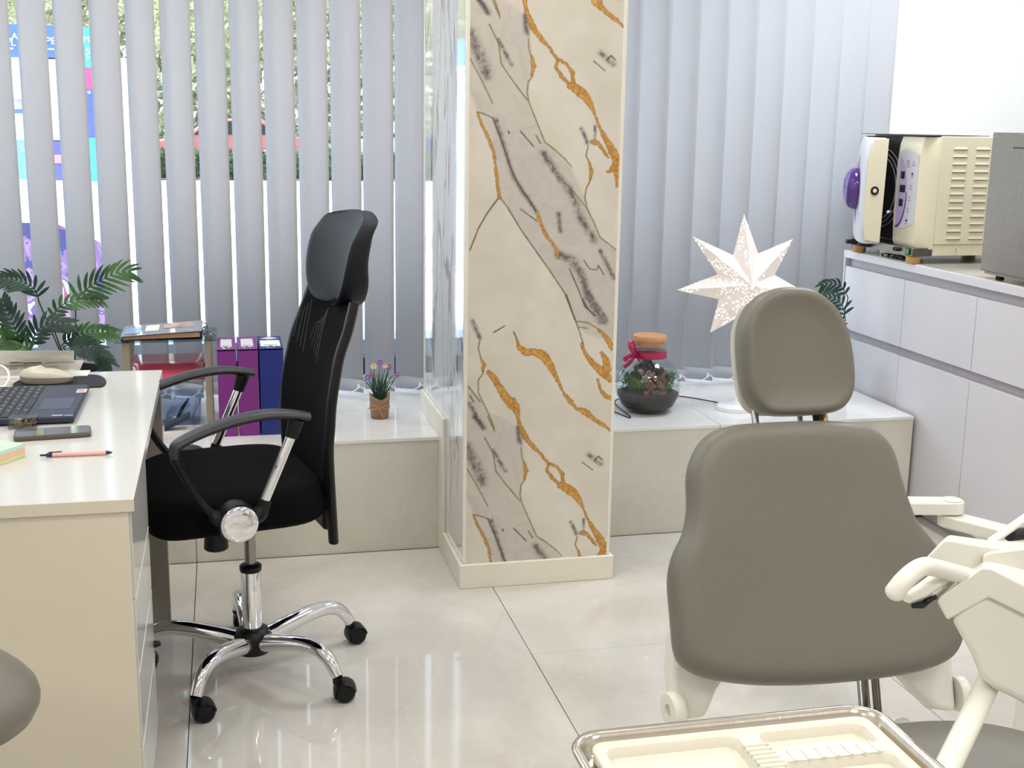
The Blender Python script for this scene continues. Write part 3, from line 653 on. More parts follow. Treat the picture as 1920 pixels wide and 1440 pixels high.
# ------------------------------------------------------------------ phone, pen, notes, small box, papers, cable
m_phone = mat('phone_case_bronze', (94, 82, 72), .35, noise=.05); m_screen = mat('phone_glass', (52, 54, 52), .04, coat=1)
cor = [onz(22, 806, DZ+.009), onz(166, 797, DZ+.009), onz(172, 812, DZ+.009), onz(34, 822, DZ+.009)]
ph = thing('smartphone', 'smartphone in a bronze case lying face up before the laptop', 'phone', tuple((cor[0]+cor[2])/2*1.0 - Vector((0, 0, .009))))
ctr = sum(cor, Vector())/4; ux = (cor[1]-cor[0]).normalized(); uy = Vector((-ux.y, ux.x, 0)); 
def rrect(c, u, v, a, b_, r, n=5):
    out = []
    for sx, sy, t0 in ((1, 1, 0), (-1, 1, pi/2), (-1, -1, pi), (1, -1, 1.5*pi)):
        for k_ in range(n+1):
            t = t0+pi/2*k_/n; out.append(c+u*(sx*(a-r)+r*cos(t))+v*(sy*(b_-r)+r*sin(t)))
    return out
c_ = Vector((ctr.x, ctr.y, DZ+.0005))
obj('case', MB().prism(rrect(c_, ux, uy, .080, .038, .009), (0, 0, .0095)), m_phone, ph, bevel=.002)
obj('screen', MB().prism(rrect(c_+Vector((0, 0, .0096)), ux, uy, .077, .034, .008), (0, 0, .0006)), m_screen, ph)
a_, b_ = onz(84, 853, DZ+.005), onz(203, 848, DZ+.005)
pnr = thing('ballpoint_pen', 'pale pink pen with navy tip and clicker on the desk', 'pen', ((a_.x+b_.x)/2, (a_.y+b_.y)/2, DZ))
u = (b_-a_).normalized(); m_pink = mat('pale_pink_plastic', (236, 186, 172), .4, noise=.02); m_navy = mat('navy_plastic', (36, 32, 76), .3, noise=.05)
A = onz(75, 854, DZ+.005); Bp = onz(211, 847.5, DZ+.005); Lp = (Bp-A).length; A.z = Bp.z = DZ+.0052
obj('barrel', MB().lathe([(.0042, Lp*.17), (.0047, Lp*.2), (.0047, Lp*.5), (.0045, Lp*.91)], A, 14, axis=u), m_pink, pnr)
obj('tip', MB().lathe([(.0045, Lp*.91), (.0035, Lp*.95), (.001, Lp)], A, 14, axis=u), m_navy, pnr)
obj('clicker', MB().lathe([(.0022, 0), (.0024, Lp*.085), (.0044, Lp*.09), (.0046, Lp*.168)], A, 14, axis=u), m_navy, pnr)
obj('clip', MB().tube([A+u*Lp*.12+Vector((0, 0, .0055)), A+u*Lp*.3+Vector((0, 0, .0065))], .0012, 6), m_navy, pnr)
nb = thing('sticky_note_block', 'block of green, pink and yellow sticky notes at the desk edge', 'sticky notes', (-.46, 2.62, DZ))
N0 = [onz(48, 838, DZ+.036), onz(0, 859, DZ+.036)]
p0 = onz(48, 856.5, DZ); 
e1 = (onz(0, 873, DZ)-onz(48, 856.5, DZ)).normalized(); e2 = Vector((-e1.y, e1.x, 0)); e2 = -e2 if e2.y < 0 else e2
for i, (cn, cc) in enumerate((('note_yellow_green', (214, 218, 158)), ('note_pink', (238, 186, 164)), ('note_mint', (196, 220, 200)))):
    q0 = p0+Vector((0, 0, .0005+i*.0095))
    o_ = obj('note_pad', MB().prism([q0, q0+e1*.076, q0+e1*.076+e2*.076, q0+e2*.076], (0, 0, .0092)), mat(cn, cc, .75, noise=.03, nscale=30), nb, smooth=False)
    o_['label'] = ('yellow green notes', 'pink notes', 'mint green notes')[i]
bx = thing('clear_box', 'small clear plastic box with brown contents in front of the laptop', 'box', tuple(onz(44, 803, DZ)))
q0 = onz(44, 802, DZ)
m_clear = glass_mat('clear_plastic', (232, 234, 236), 2.0)
obj('box_shell', MB().box((q0.x-.031, q0.y-.018, DZ+.001), (q0.x+.031, q0.y+.022, DZ+.026)), m_clear, bx, bevel=.003)
mb = MB()
for i in range(40):
    x = q0.x-.024+.048*rnd(); y = q0.y-.012+.028*rnd(); z = DZ+.004+.010*rnd(); d = Vector((rnd()-.5, rnd()-.5, (rnd()-.5)*.4)).normalized()*.006
    mb.tube([Vector((x, y, z))-d, Vector((x, y, z))+d], .0016, 5)
tag(obj('contents', mb, mat('brown_bits', (136, 108, 74), .7, noise=.3), bx), kind='stuff')
# papers
ppr = thing('paper_sheets', 'stack of printed white sheets at the back of the desk', 'papers', (-.55, 3.36, DZ))
def quadsheet(name, c4, th, m_, par): return obj(name, MB().prism([Vector(c) for c in c4], (0, 0, th)), m_, par, smooth=False)
s1 = quadsheet('sheet', [onz(-30, 708, DZ+.002), onz(150, 694, DZ+.002), onz(157, 676, DZ+.03), onz(-30, 676, DZ+.03)], .0008, m_paper, ppr)
s2 = quadsheet('sheet', [onz(-30, 690, DZ+.015), onz(138, 681, DZ+.018), onz(139, 658, DZ+.075), onz(-30, 658, DZ+.075)], .0008, m_paper, ppr)
obj('sheet_stack', MB().box((-.80, 3.435, DZ+.0003), (-.37, 3.508, DZ+.006)), m_paper, ppr, smooth=False)
def on_s1(px, py):
    A_, B_, C_ = onz(-30, 708, DZ+.0035), onz(150, 694, DZ+.0035), onz(157, 676, DZ+.0315); nn = (B_-A_).cross(C_-A_)
    return onpl(px, py, A_, nn)
ln = MB()
for x0_, x1_, yy, th in ((18, 36, 680.3, 2.2), (43, 78, 681, 2.2), (18, 70, 686, 1.2), (18, 34, 690.5, .9), (45, 62, 690, .9), (18, 32, 693, .9), (86, 140, 680.5, .9), (92, 110, 687, 1.0)):
    s_ = -.02
    ln.add([on_s1(x0_, yy+th/2), on_s1(x1_, yy+th/2+s_*(x1_-x0_)), on_s1(x1_, yy-th/2+s_*(x1_-x0_)), on_s1(x0_, yy-th/2)], [(0, 1, 2, 3)])
obj('print', ln, m_ink, s1, smooth=False)
obj('print_mark', MB().add([on_s1(36.5, 681.5), on_s1(42, 681.3), on_s1(39, 677.5)], [(0, 1, 2)]), m_red, s1, smooth=False)
cbp = smoothline([onz(x, y, z) for x, y, z in [(-40, 738, DZ+.004), (-5, 728, DZ+.004), (10, 722, DZ+.008), (17, 706, DZ+.020), (11, 691, DZ+.034), (-4, 685, DZ+.038), (-20, 692, DZ+.028), (-30, 716, DZ+.012)]], 6)
tag(obj('charging_cable', MB().tube(cbp, .003, 8), m_whitepl), 'white cable loop standing at the left edge of the desk', 'cable')

# ================================================================== OFFICE CHAIR
OC = (.042, 3.125, 0); RZ = math.radians(12)
oc = thing('office_chair', 'black mesh high back office chair on a chrome five star base', 'chair', OC, RZ)
IM = rootmat(oc).inverted()
def lathe_o(nm, prof, c, m_, par=oc, axis=None, n=28, **k): return obj(nm, MB().lathe(prof, c, n, axis=axis), m_, par, world=False, **k)
hub = lathe_o('hub', [(.030, .052), (.044, .058), (.050, .075), (.050, .105), (.040, .122), (.028, .128)], (0, 0, 0), m_blackpl)
lathe_o('column_sleeve', [(.0255, .125), (.0258, .13), (.0258, .285), (.025, .287)], (0, 0, 0), m_chrome)
lathe_o('column_collar', [(.027, .283), (.029, .288), (.029, .298), (.022, .303)], (0, 0, 0), m_blackpl)
lathe_o('gas_lift', [(.0145, .30), (.0145, .46)], (0, 0, 0), mat('grey_steel', (150, 146, 142), .25, 1.))
for ang in (-118.8, -46.9, 25.5, 97.5, 169.5):
    t = math.radians(ang)-RZ; d = Vector((cos(t), sin(t), 0)); q = Vector((-d.y, d.x, 0))
    pth = smoothline([d*.035+Vector((0, 0, .088)), d*.10+Vector((0, 0, .106)), d*.18+Vector((0, 0, .122)), d*.235+Vector((0, 0, .121)), d*.272+Vector((0, 0, .102)), d*.298+Vector((0, 0, .066))], 5)
    leg = obj('leg', MB().tube(pth, [.0235-.008*i/(len(pth)-1) for i in range(len(pth))], 14, sq=(1.0, 1.05)), m_chrome, oc, world=False)
    cc = d*.298+Vector((0, 0, 0)); ca = -RZ+(rnd()-.5)*.5
    e = Vector((cos(ca), sin(ca), 0)); f = Vector((-e.y, e.x, 0)); w_c = cc+e*.018
    cm = MB()
    for s_ in (-1, 1):
        cm.lathe([(.010, .004), (.0235, .005), (.0258, .009), (.0258, .018), (.021, .0235), (.008, .025)], w_c+Vector((0, 0, .0262)), 24, axis=f*s_)
    obj('caster_wheel', cm, m_blackpl, leg, world=False)
    hood = MB(); R_ = []
    for s_, k_ in ((-.0255, .9), (-.018, 1), (.018, 1), (.0255, .9)):
        R_.append([w_c+Vector((0, 0, .0262))+f*s_+(e*cos(a)+Vector((0, 0, 1))*sin(a))*.0295*k_ for a in np.linspace(.15, pi+.5, 12)]+[w_c+Vector((0, 0, .0262))+f*s_+(e*cos(a)+Vector((0, 0, 1))*sin(a))*.0262*k_ for a in np.linspace(pi+.5, .15, 12)])
    hood.loft(R_); hood.lathe([(.012, .048), (.013, .066)], cc, 14)
    obj('caster_hood', hood, m_blackpl, leg, world=False)
# seat
def se(a, b, n_, k, z, cx=0., sh=0.):
    out = []
    for i in range(40):
        t = 2*pi*i/40; c, s = cos(t), sin(t)
        out.append(Vector((cx+a*k*abs(c)**(2/n_)*(1 if c > 0 else -1), b*k*abs(s)**(2/n_)*(1 if s > 0 else -1), z)))
    return out
seat = MB(); R_ = []
for k_, z in ((.80, .468), (.93, .470), (.985, .482), (1.0, .505), (1.0, .530), (.975, .552), (.92, .564), (.80, .569), (.5, .566), (.15, .564)):
    r_ = se(.222, .252, 4.5, k_, z, -.058)
    for v in r_:
        fr = max(0, (-v.x-.14)/.14); v.z -= .030*fr**2 * (1 if z > .5 else .6)
    R_.append(r_)
seat.loft(R_); obj('seat', seat, m_blackfab, oc, world=False)
obj('mechanism', MB().box((-.09, -.07, .435), (.11, .07, .469)), m_blackpl, oc, world=False, bevel=.008)
lathe_o('tension_knob', [(.026, 0), (.030, .004), (.026, .06), (.02, .063)], (-.115, -.14, .405), m_blackpl)
lathe_o('tension_rod', [(.008, 0), (.008, .06)], (-.115, -.14, .44), m_blackpl, axis=(.3, .6, .3))
# backrest: mesh shell over frame
prof = [(.435, .150, .150), (.50, .147, .185), (.56, .145, .205), (.63, .144, .216), (.70, .147, .220), (.76, .153, .216), (.82, .164, .212), (.88, .178, .207), (.94, .201, .202), (1.005, .222, .190)]
def brow(z, x, w_, dx=0., sag=.035, n=17):
    return [Vector((x+dx - (sag*(1-(u)**2) - sag)*-1*1.0 + 0*u, w_*u, z)) for u in np.linspace(-1, 1, n)]
mm = MB(); R_ = []
for z, x, w_ in prof:
    sg = .030
    fr = [Vector((x + sg*(1-u*u) - .006, w_*u, z)) for u in np.linspace(-1, 1, 17)]
    bk = [Vector((x + sg*(1-u*u)*.9 + .020 + .010*(1-u*u), w_*u*.97, z)) for u in np.linspace(1, -1, 17)]
    R_.append(fr+bk)
mm.loft(R_); back = obj('backrest', mm, m_blackfab, oc, world=False, subsurf=1)
for s_ in (-1, 1):
    pth = [Vector((x+.010, s_*(w_-.006), z)) for z, x, w_ in prof[1:]]
    obj('side_frame', MB().tube(smoothline([Vector((.166, s_*.20, .405)), Vector((.162, s_*.205, .46))]+pth[2:], 4), .014, 10, sq=(1.25, .9)), m_blackpl, oc, world=False)
obj('back_bar', MB().box((.150, -.17, .425), (.172, .17, .50)), m_blackpl, oc, world=False, bevel=.01)
# mesh wrinkles
for s_, z0_, x_, n_ in ((-.10, .93, .245, 5), (.05, .90, .245, 4)):
    for i in range(n_):
        y = s_+.022*i
        obj('mesh_crease', MB().tube(smoothline([Vector((.178+.03*(1-((y+.02)/.2)**2)-.011, y, .985-.012*i)), Vector((.166+.03*(1-(y/.2)**2)-.011, y+.004, .93)), Vector((.148+.03*(1-((y-.01)/.2)**2)-.011, y-.002, .85+.01*i))], 5), .0009, 5), m_armpl, back, world=False)
# headrest: leather pad, deep and curved
hp = [(.980, .252, .050), (.992, .252, .115), (1.02, .250, .158), (1.06, .250, .180), (1.10, .254, .186), (1.15, .266, .186), (1.185, .282, .180), (1.21, .298, .170), (1.224, .312, .156)]
hm_ = MB(); R_ = []
for z, x, w_ in hp:
    sg = .045
    fr = [Vector((x + sg*(1-u*u) - .044 - .010*max(0, (1.09-z)/.1), w_*u, z + (.018*u*u*-1 if z > 1.15 else 0))) for u in np.linspace(-1, 1, 17)]
    bk = [Vector((x + sg*(1-u*u)*.6 + (.026 if z < 1.09 else .014 if z < 1.17 else .002), w_*u*.98, z + (.018*u*u*-1 if z > 1.15 else 0)-.004)) for u in np.linspace(1, -1, 17)]
    R_.append(fr+bk)
hm_.loft(R_); hr = obj('headrest', hm_, m_leather, oc, world=False, subsurf=1)
# arms, mapped from the near side plane
def arm(sgn):
    P0 = rootmat(oc) @ Vector((0, -.275, 0)); Nn = Vector((sin(RZ), -cos(RZ), 0))
    def ap(px, py, off=0.):
        v = IM @ onpl(px, py, P0, Nn); return Vector((v.x, sgn*(.275+off), v.z))
    a = thing_arm = MB()
    top = smoothline([ap(579, 781), ap(550, 777), ap(500, 777), ap(440, 789), ap(380, 810), ap(341, 829), ap(327, 841), ap(327, 858)], 6)
    n_ = len(top)
    o = obj('armrest', MB().tube(top, [.012+.003*sin(pi*i/(n_-1)) for i in range(n_)], 12, sq=(1.7, .85), up=(0, 0, 1)), m_armpl, oc, world=False)
    fp = smoothline([ap(326, 850), ap(331, 866), ap(345, 892), ap(372, 935), ap(402, 968), ap(430, 985)], 5)
    obj('front_strut', MB().tube(fp, [.0125]*6+[.010]*(len(fp)-12)+[.017]*6, 10, sq=(1.3, 1)), m_blackpl, o, world=False)
    obj('rod', MB().tube([ap(494, 945), ap(550, 808)], .0125, 16), m_chrome, o, world=False)
    obj('rod_cap', MB().tube([ap(546, 820), ap(556, 786)], [.0155, .020], 14), m_blackpl, o, world=False)
    obj('elbow', MB().tube(smoothline([ap(499, 937), ap(488, 962), ap(470, 972), ap(445, 978)], 5), [.0155]*4+[.019]*6+[.026]*6, 12), m_blackpl, o, world=False)
    c = ap(445, 978); ax = (0, sgn, 0)
    obj('arm_plate', MB().lathe([(.046, -.030), (.048, .012), (.046, .020)], c, 28, axis=ax), m_blackpl, o, world=False)
    obj('chrome_disc', MB().lathe([(.044, .019), (.044, .026), (.040, .0295), (.03, .0315), (.012, .0328), (.001, .033)], c, 36, axis=ax), m_chrome, o, world=False)
    obj('seat_bracket', MB().box((c.x-.03, min(sgn*.2, sgn*.26), c.z-.02), (c.x+.03, max(sgn*.2, sgn*.26), c.z+.02)), m_blackpl, o, world=False, bevel=.005)
arm(-1); arm(1)

# ================================================================== DENTAL CHAIR
B0 = Vector((1.08, 2.0, .385)); T0 = onpl(1490, 795, (0, 2.2, 0), (0, 1, 0)); bu = Vector((0, .20, T0.z-.385)).normalized()
bn = Vector((1, 0, 0)).cross(bu).normalized(); bn = bn if bn.y < 0 else -bn       # towards the viewer
dc = thing('dental_chair', 'grey upholstered dental chair with separate headrest on chrome bars', 'dental chair', (1.08, 1.55, 0))
out = [(1300,850),(1322,818),(1362,800),(1430,793),(1530,790),(1600,796),(1640,812),(1665,845),(1678,890),(1694,940),(1712,982),(1745,1022),(1778,1065),(1793,1115),(1798,1165),(1795,1205),(1772,1237),(1718,1259),(1640,1273),(1540,1283),(1450,1286),(1380,1282),(1320,1271),(1280,1252),(1264,1222),(1258,1160),(1253,1090),(1262,1042),(1281,1000),(1290,950),(1289,890)]
ol = smoothline([onpl(x, y, B0+bn*.02, bn) for x, y in out], 4, True)
Cb = sum(ol, Vector())/len(ol)
obj('backrest', MB().pad(ol, Cb, bn, [(.90, -.034), (.965, -.030), (.992, -.016), (1.0, 0), (.992, .020), (.968, .034), (.925, .043), (.86, .045), (.7, .041), (.45, .036), (.15, .034)]), m_greyleather, dc, angle=80)
obj('back_shell', MB().pad(ol, Cb, bn, [(.5, -.075), (.80, -.065), (.93, -.045), (.975, -.0305)]), m_unit, dc, angle=80)
HP = T0 + bu*.02 + Vector((0, .045, 0)); hn_ = Vector((0, -cos(.22), sin(.22)))
hout = [(1478,538),(1520,544),(1556,570),(1580,610),(1592,660),(1596,715),(1588,750),(1565,771),(1520,779),(1450,781),(1420,772),(1402,745),(1393,700),(1388,640),(1392,600),(1410,565),(1440,545)]
hl = smoothline([onpl(x, y, HP, hn_) for x, y in hout], 5, True); Ch = sum(hl, Vector())/len(hl)
obj('headrest', MB().pad(hl, Ch, hn_, [(.88, -.042), (.96, -.036), (.99, -.018), (1.0, 0), (.99, .014), (.955, .026), (.90, .031), (.84, .029), (.74, .022), (.5, .017), (.15, .015)]), m_greyleather, dc, angle=80)
obj('headrest_shell', MB().pad([p+Vector((-.008, 0, -.006)) for p in hl], Ch, hn_, [(.6, -.075), (.86, -.066), (.95, -.046)]), m_unit, dc, angle=80)
for px, m_, r_ in ((1414, m_chrome, .0075), (1498, m_chrome, .006), (1529, m_rub, .008), (1543, mat('brass_bar', (186, 156, 112), .3, .8), .0075)):
    a = onpl(px, 770, HP-hn_*.03, hn_); b = Vector((a.x, a.y-.06, a.z-.12))
    obj('headrest_bar', MB().tube([a, b], r_, 12), m_, dc)
def bk(pts, off, th): return MB().prism([onpl(x, y, B0-bn*off, bn) for x, y in pts], -bn*th)
obj('bracket', bk([(1262, 1180), (1258, 1260), (1266, 1352), (1325, 1345), (1345, 1295), (1372, 1255), (1400, 1200)], .036, .05), m_unit, dc, bevel=.012, seg=3)
obj('bracket', bk([(1640, 1200), (1690, 1262), (1725, 1300), (1755, 1330), (1795, 1335), (1792, 1290), (1785, 1200)], .036, .05), m_unit, dc, bevel=.012, seg=3)
jc = onpl(1266, 1330, B0-bn*.05, bn)
obj('joint_cap', MB().lathe([(.034, 0), (.036, .004), (.036, .018), (.032, .024), (.013, .0245), (.013, .016), (.001, .015)], jc+Vector((.008, 0, 0)), 32, axis=(-1, -.12, 0)), m_unit, dc)
jd = onpl(1795, 1300, B0-bn*.05, bn)
obj('joint_cap', MB().lathe([(.034, 0), (.036, .004), (.036, .018), (.030, .024)], jd-Vector((.008, 0, 0)), 32, axis=(1, 0, 0)), m_unit, dc)
# seat and pedestal
def sq(cx, cy, a, b, n_, z): 
    return [Vector((cx+a*abs(cos(t))**(2/n_)*(1 if cos(t) > 0 else -1), cy+b*abs(sin(t))**(2/n_)*(1 if sin(t) > 0 else -1), z)) for t in np.linspace(0, 2*pi, 48, endpoint=False)]
SX, SY, SA, SB = 1.10, 1.40, .285, .36
obj('seat', MB().loft([sq(SX, SY, SA*k_, SB*k_, 2.7, z) for k_, z in ((.9, .375), (.97, .38), (1, .40), (1, .42), (.975, .44), (.92, .45), (.7, .452), (.3, .45))]), m_greyleather, dc, angle=80)
obj('seat_shell', MB().loft([sq(SX, SY, SA*k_, SB*k_, 2.7, z) for k_, z in ((.5, .315), (.82, .33), (.95, .374))]), m_unit, dc, angle=80)
for sx in (-1, 1):
    obj('back_arm', MB().tube([Vector((SX+sx*.19, 2.02, .27)), Vector((SX+sx*.17, 1.85, .27)), Vector((SX+sx*.14, 1.60, .30))], .026, 12), m_unit, dc)
for px, r_ in ((1614, .0115), (1634, .0042), (1642, .0042)):
    obj('lift_rod', MB().tube([ony(px, 1240, 2.10), ony(px+9, 1345, 2.0)], r_, 12), MATS['grey_steel'], dc)
obj('pedestal', MB().loft([sq(SX, 1.42, a, b, 3, z) for a, b, z in ((.20, .26, .04), (.19, .24, .07), (.12, .15, .13), (.10, .13, .22), (.12, .18, .32))]), m_unit, dc)
obj('base_plate', MB().loft([sq(SX, 1.36, a, b, 5, z) for a, b, z in ((.25, .36, 0), (.25, .36, .03), (.24, .35, .04))]), m_unit, dc)

# ------------------------------------------------------------------ folding support arm behind the chair
fa = thing('swivel_stand', 'white two link folding arm behind the dental chair, before the cabinets', 'arm', (1.95, 2.3, 0))
def link(p, q, wd, th, round0=True, round1=True, n=10):
    p, q = Vector(p), Vector(q); u = (q-p); u.z = 0; u.normalize(); v = Vector((-u.y, u.x, 0)); pts = []
    for k_ in range(n+1):
        t = -pi/2+pi*k_/n; pts.append(q+u*(wd*cos(t))+v*(wd*sin(t)))
    for k_ in range(n+1):
        t = pi/2+pi*k_/n; pts.append(p+u*(wd*cos(t))+v*(wd*sin(t)))
    return MB().prism([Vector((a.x, a.y, p.z)) for a in pts], (0, 0, th))
J = onz(1785, 939, .600); J.z = .572
Aw = onz(1640, 937, .600); Aw.z = .572
obj('upper_link', link(Aw, J, .028, .030), m_unit, fa, bevel=.004, seg=3)
obj('joint_cap', MB().lathe([(.023, 0), (.023, .0015), (.022, .002)], (J.x, J.y, .6025), 28), m_unit, fa)
K = onz(1960, 1010, .568); K.z = .541; J2 = Vector((J.x-.004, J.y-.004, .541))
obj('lower_link', link(J2, K, .027, .029), m_unit, fa, bevel=.004, seg=3)
obj('column', MB().tube([Vector((K.x, K.y, .541)), Vector((K.x, K.y, .02))], .024, 16), m_unit, fa)
obj('column_foot', MB().lathe([(.09, 0), (.09, .015), (.05, .03)], (K.x, K.y, 0), 24), m_unit, fa)

# ------------------------------------------------------------------ delivery unit (instrument head with handle)
UY = 1.22
du = thing('delivery_unit', 'cream instrument delivery head with loop handle at the right edge', 'delivery unit', (1.05, 1.3, 0))
def up(fr, bk_, Y, th): return MB().loft([[ony(x, y, Y) for x, y in fr], [ony(x, y, Y+th) for x, y in bk_]])
obj('head_lid', up([(1756, 1128), (1764, 1117), (1842, 1063), (1862, 1066), (2060, 1170), (2060, 1222), (1853, 1120), (1776, 1163)], [(1772, 1122), (1778, 1110), (1842, 1046), (1866, 1040), (2060, 1085), (2060, 1205), (1853, 1110), (1786, 1152)], UY, .12), m_unit, du, bevel=.003, seg=3)
obj('head_shell', up([(1734, 1048), (1768, 1012), (1778, 1010), (1845, 1022), (2040, 1042), (2040, 1100), (1842, 1066), (1815, 1080)], [(1746, 1042), (1776, 1004), (1784, 1003), (1848, 1012), (2040, 1022), (2040, 1090), (1842, 1058), (1815, 1072)], UY+.06, .10), m_unit, du, bevel=.004, seg=3)
obj('rear_lid', up([(1842, 1063), (1842, 1043), (1852, 1036), (2050, 1012), (2050, 1100)], [(1846, 1050), (1846, 1033), (1858, 1026), (2050, 998), (2050, 1080)], UY+.05, .06), m_unit, du, bevel=.003, seg=3)
low = MB(); R_ = []
for dy, k_ in ((.006, 1.0), (.05, .99), (.115, .90)):
    R_.append([ony(1900+(x-1900)*k_, y, UY+dy) for x, y in [(1782, 1157), (1853, 1114), (2060, 1216), (2060, 1420), (1915, 1315), (1862, 1290), (1838, 1270), (1822, 1228)]])
low.loft(R_); obj('underbody', low, m_unit, du, bevel=.008, seg=3)
hp_ = smoothline([ony(x, y, Y) for x, y, Y in [(1850, 1092, UY+.02), (1800, 1077, UY+.01), (1758, 1066, UY-.005), (1733, 1062, UY-.015), (1712, 1073, UY-.02), (1692, 1092, UY-.025), (1680, 1108, UY-.025)]], 6)
obj('handle', MB().tube(hp_, [.0108+.0016*max(0, i/len(hp_)-.4) for i in range(len(hp_))], 16), m_whitepl if False else m_unit, du)
e_ = hp_[-1]; obj('handle_tip', MB().lathe([(.0118, -.003), (.0118, .004), (.0095, .008), (.005, .0108), (.0008, .0115)], e_, 20, axis=(hp_[-1]-hp_[-2])), m_unit, du)
obj('handle_lever', MB().tube([ony(1700, 1122, UY-.01), ony(1724, 1110, UY), ony(1768, 1080, UY+.02)], [.006, .008, .009], 12, sq=(1.3, .9)), m_unit, du)
obj('handle_bridge', MB().tube([ony(1740, 1112, UY+.005), ony(1765, 1095, UY+.02)], .007, 10), m_unit, du)
obj('rubber_pad', MB().tube([ony(1712, 1136, UY-.005), ony(1728, 1134, UY), ony(1748, 1122, UY+.01)], [.003, .0048, .003], 10), m_rub, du)
obj('rubber_strip', MB().tube([ony(1735, 1127, UY), ony(1755, 1119, UY)], .003, 8), m_rub, du)
A0 = ony(1862, 1262, UY+.06); A1 = ony(1775, 1442, UY-.08); A2 = A1+(A1-A0).normalized()*.12
obj('support_pole', MB().tube([A0, A1, A2, Vector((A2.x, A2.y, .03))], .0148, 18), m_unit, du)
obj('pole_foot', MB().lathe([(.06, 0), (.06, .02), (.03, .032)], (A2.x, A2.y, 0), 24), m_unit, du)
obj('hose_holder', MB().tube([ony(1855, 1018, UY+.16), ony(1935, 962, UY+.19)], .0058, 10), m_unit, du)
obj('hose', MB().tube([ony(1893, 1003, UY+.2), ony(1925, 1000, UY+.22), ony(1960, 1010, UY+.24)], .009, 10), m_rub, du)

# ------------------------------------------------------------------ instrument tray in the foreground
TZ = .80
tr = thing('instrument_tray', 'rounded stainless steel tray holding a moulded cream plastic insert', 'tray', (.53, 1.0, 0))
tx0, tx1, ty1, ty0 = .343, .712, 1.178, .83
def rr(x0, x1, y0, y1, r, z, n=6):
    c = Vector(((x0+x1)/2, (y0+y1)/2, z)); return rrect(c, Vector((1, 0, 0)), Vector((0, 1, 0)), (x1-x0)/2, (y1-y0)/2, r, n)
def ins(d, z, r=.038): return rr(tx0+d, tx1-d, ty0+d, ty1-d, max(r-d, .006), z)
obj('steel_tray', MB().loft([ins(.0, TZ-.006), ins(-.001, TZ-.002), ins(.001, TZ+.001), ins(.005, TZ+.0018), ins(.0085, TZ), ins(.0115, TZ-.006), ins(.016, TZ-.018), ins(.024, TZ-.020), ins(.12, TZ-.020), ins(.17, TZ-.020)], False), m_tray, tr, angle=60)
i0 = .021
base = MB().loft([ins(i0+.004, TZ-.0195), ins(i0, TZ-.006), ins(i0+.0005, TZ-.003), ins(i0+.003, TZ-.0015), ins(i0+.009, TZ-.0015), ins(i0+.012, TZ-.004)], False)
wx0, wx1, wy0, wy1 = tx0+i0+.012, tx1-i0-.012, ty0+i0+.012, ty1-i0-.012
insert = obj('tray_insert', base, m_creampl, tr, angle=60)
def well(x0, x1, y0, y1, depth, r=.012):
    """a sunken compartment: rim, sloping side, floor"""
    def R(d, z): return rr(x0+d, x1-d, y0+d, y1-d, max(r-d*.4, .003), TZ+z)
    wm = MB().loft([R(-.007, -.0034), R(0, -.0034), R(.001, -.0045), R(.004, -.004-depth), R(.008, -.0045-depth), R(min((x1-x0), (y1-y0))*.3, -.0045-depth)], False)
    wm.f.append(tuple(range(len(wm.v)-28, len(wm.v)))); return obj('compartment', wm, m_creampl, insert, angle=60)
# deck: raised ribs between compartments
xm = tx0+.195
well(wx0, xm-.010, wy1-.120, wy1, .011, .014); well(wx0, xm-.010, wy0, wy1-.132, .011, .014)
well(xm+.012, wx1, wy1-.048, wy1, .011, .014); well(xm+.012, wx1, wy1-.135, wy1-.066, .011, .012); well(xm+.012, wx1, wy0, wy1-.148, .011, .012)
dk_ = MB()
dk_.box((wx0, wy1-.133, TZ-.0042), (xm-.009, wy1-.119, TZ-.0028)); dk_.box((xm-.011, wy0, TZ-.0042), (xm+.013, wy1, TZ-.0030)); dk_.box((xm+.011, wy1-.067, TZ-.0042), (wx1, wy1-.047, TZ-.0028)); dk_.box((xm+.011, wy1-.149, TZ-.0042), (wx1, wy1-.134, TZ-.0028))
obj('divider', dk_, m_creampl, insert, bevel=.0004)
for i in range(6):
    y = wy1-.028-.009*i; obj('notch_rib', MB().tube([(xm-.013, y, TZ-.0028), (xm+.016, y, TZ-.0028)], .0021, 8), m_creampl, insert)
for i in range(7):
    x = xm+.030+.016*i; obj('notch_rib', MB().tube([(x, wy1-.046, TZ-.0028), (x, wy1-.068, TZ-.0028)], .002, 8), m_creampl, insert)
for i in range(5):
    x = wx0+.055+.014*i; obj('notch_rib', MB().tube([(x, wy1-.118, TZ-.0028), (x, wy1-.134, TZ-.0028)], .002, 8), m_creampl, insert)
obj('tray_post', MB().tube([(.46, .93, TZ-.031), (.46, .93, .03)], .016, 16), m_unit, tr)
obj('post_foot', MB().lathe([(.09, 0), (.09, .018), (.03, .03)], (.46, .93, 0), 28), m_unit, tr)
obj('tray_holder', MB().box((.40, .86, TZ-.030), (.62, 1.06, TZ-.0206)), m_unit, tr, bevel=.004)

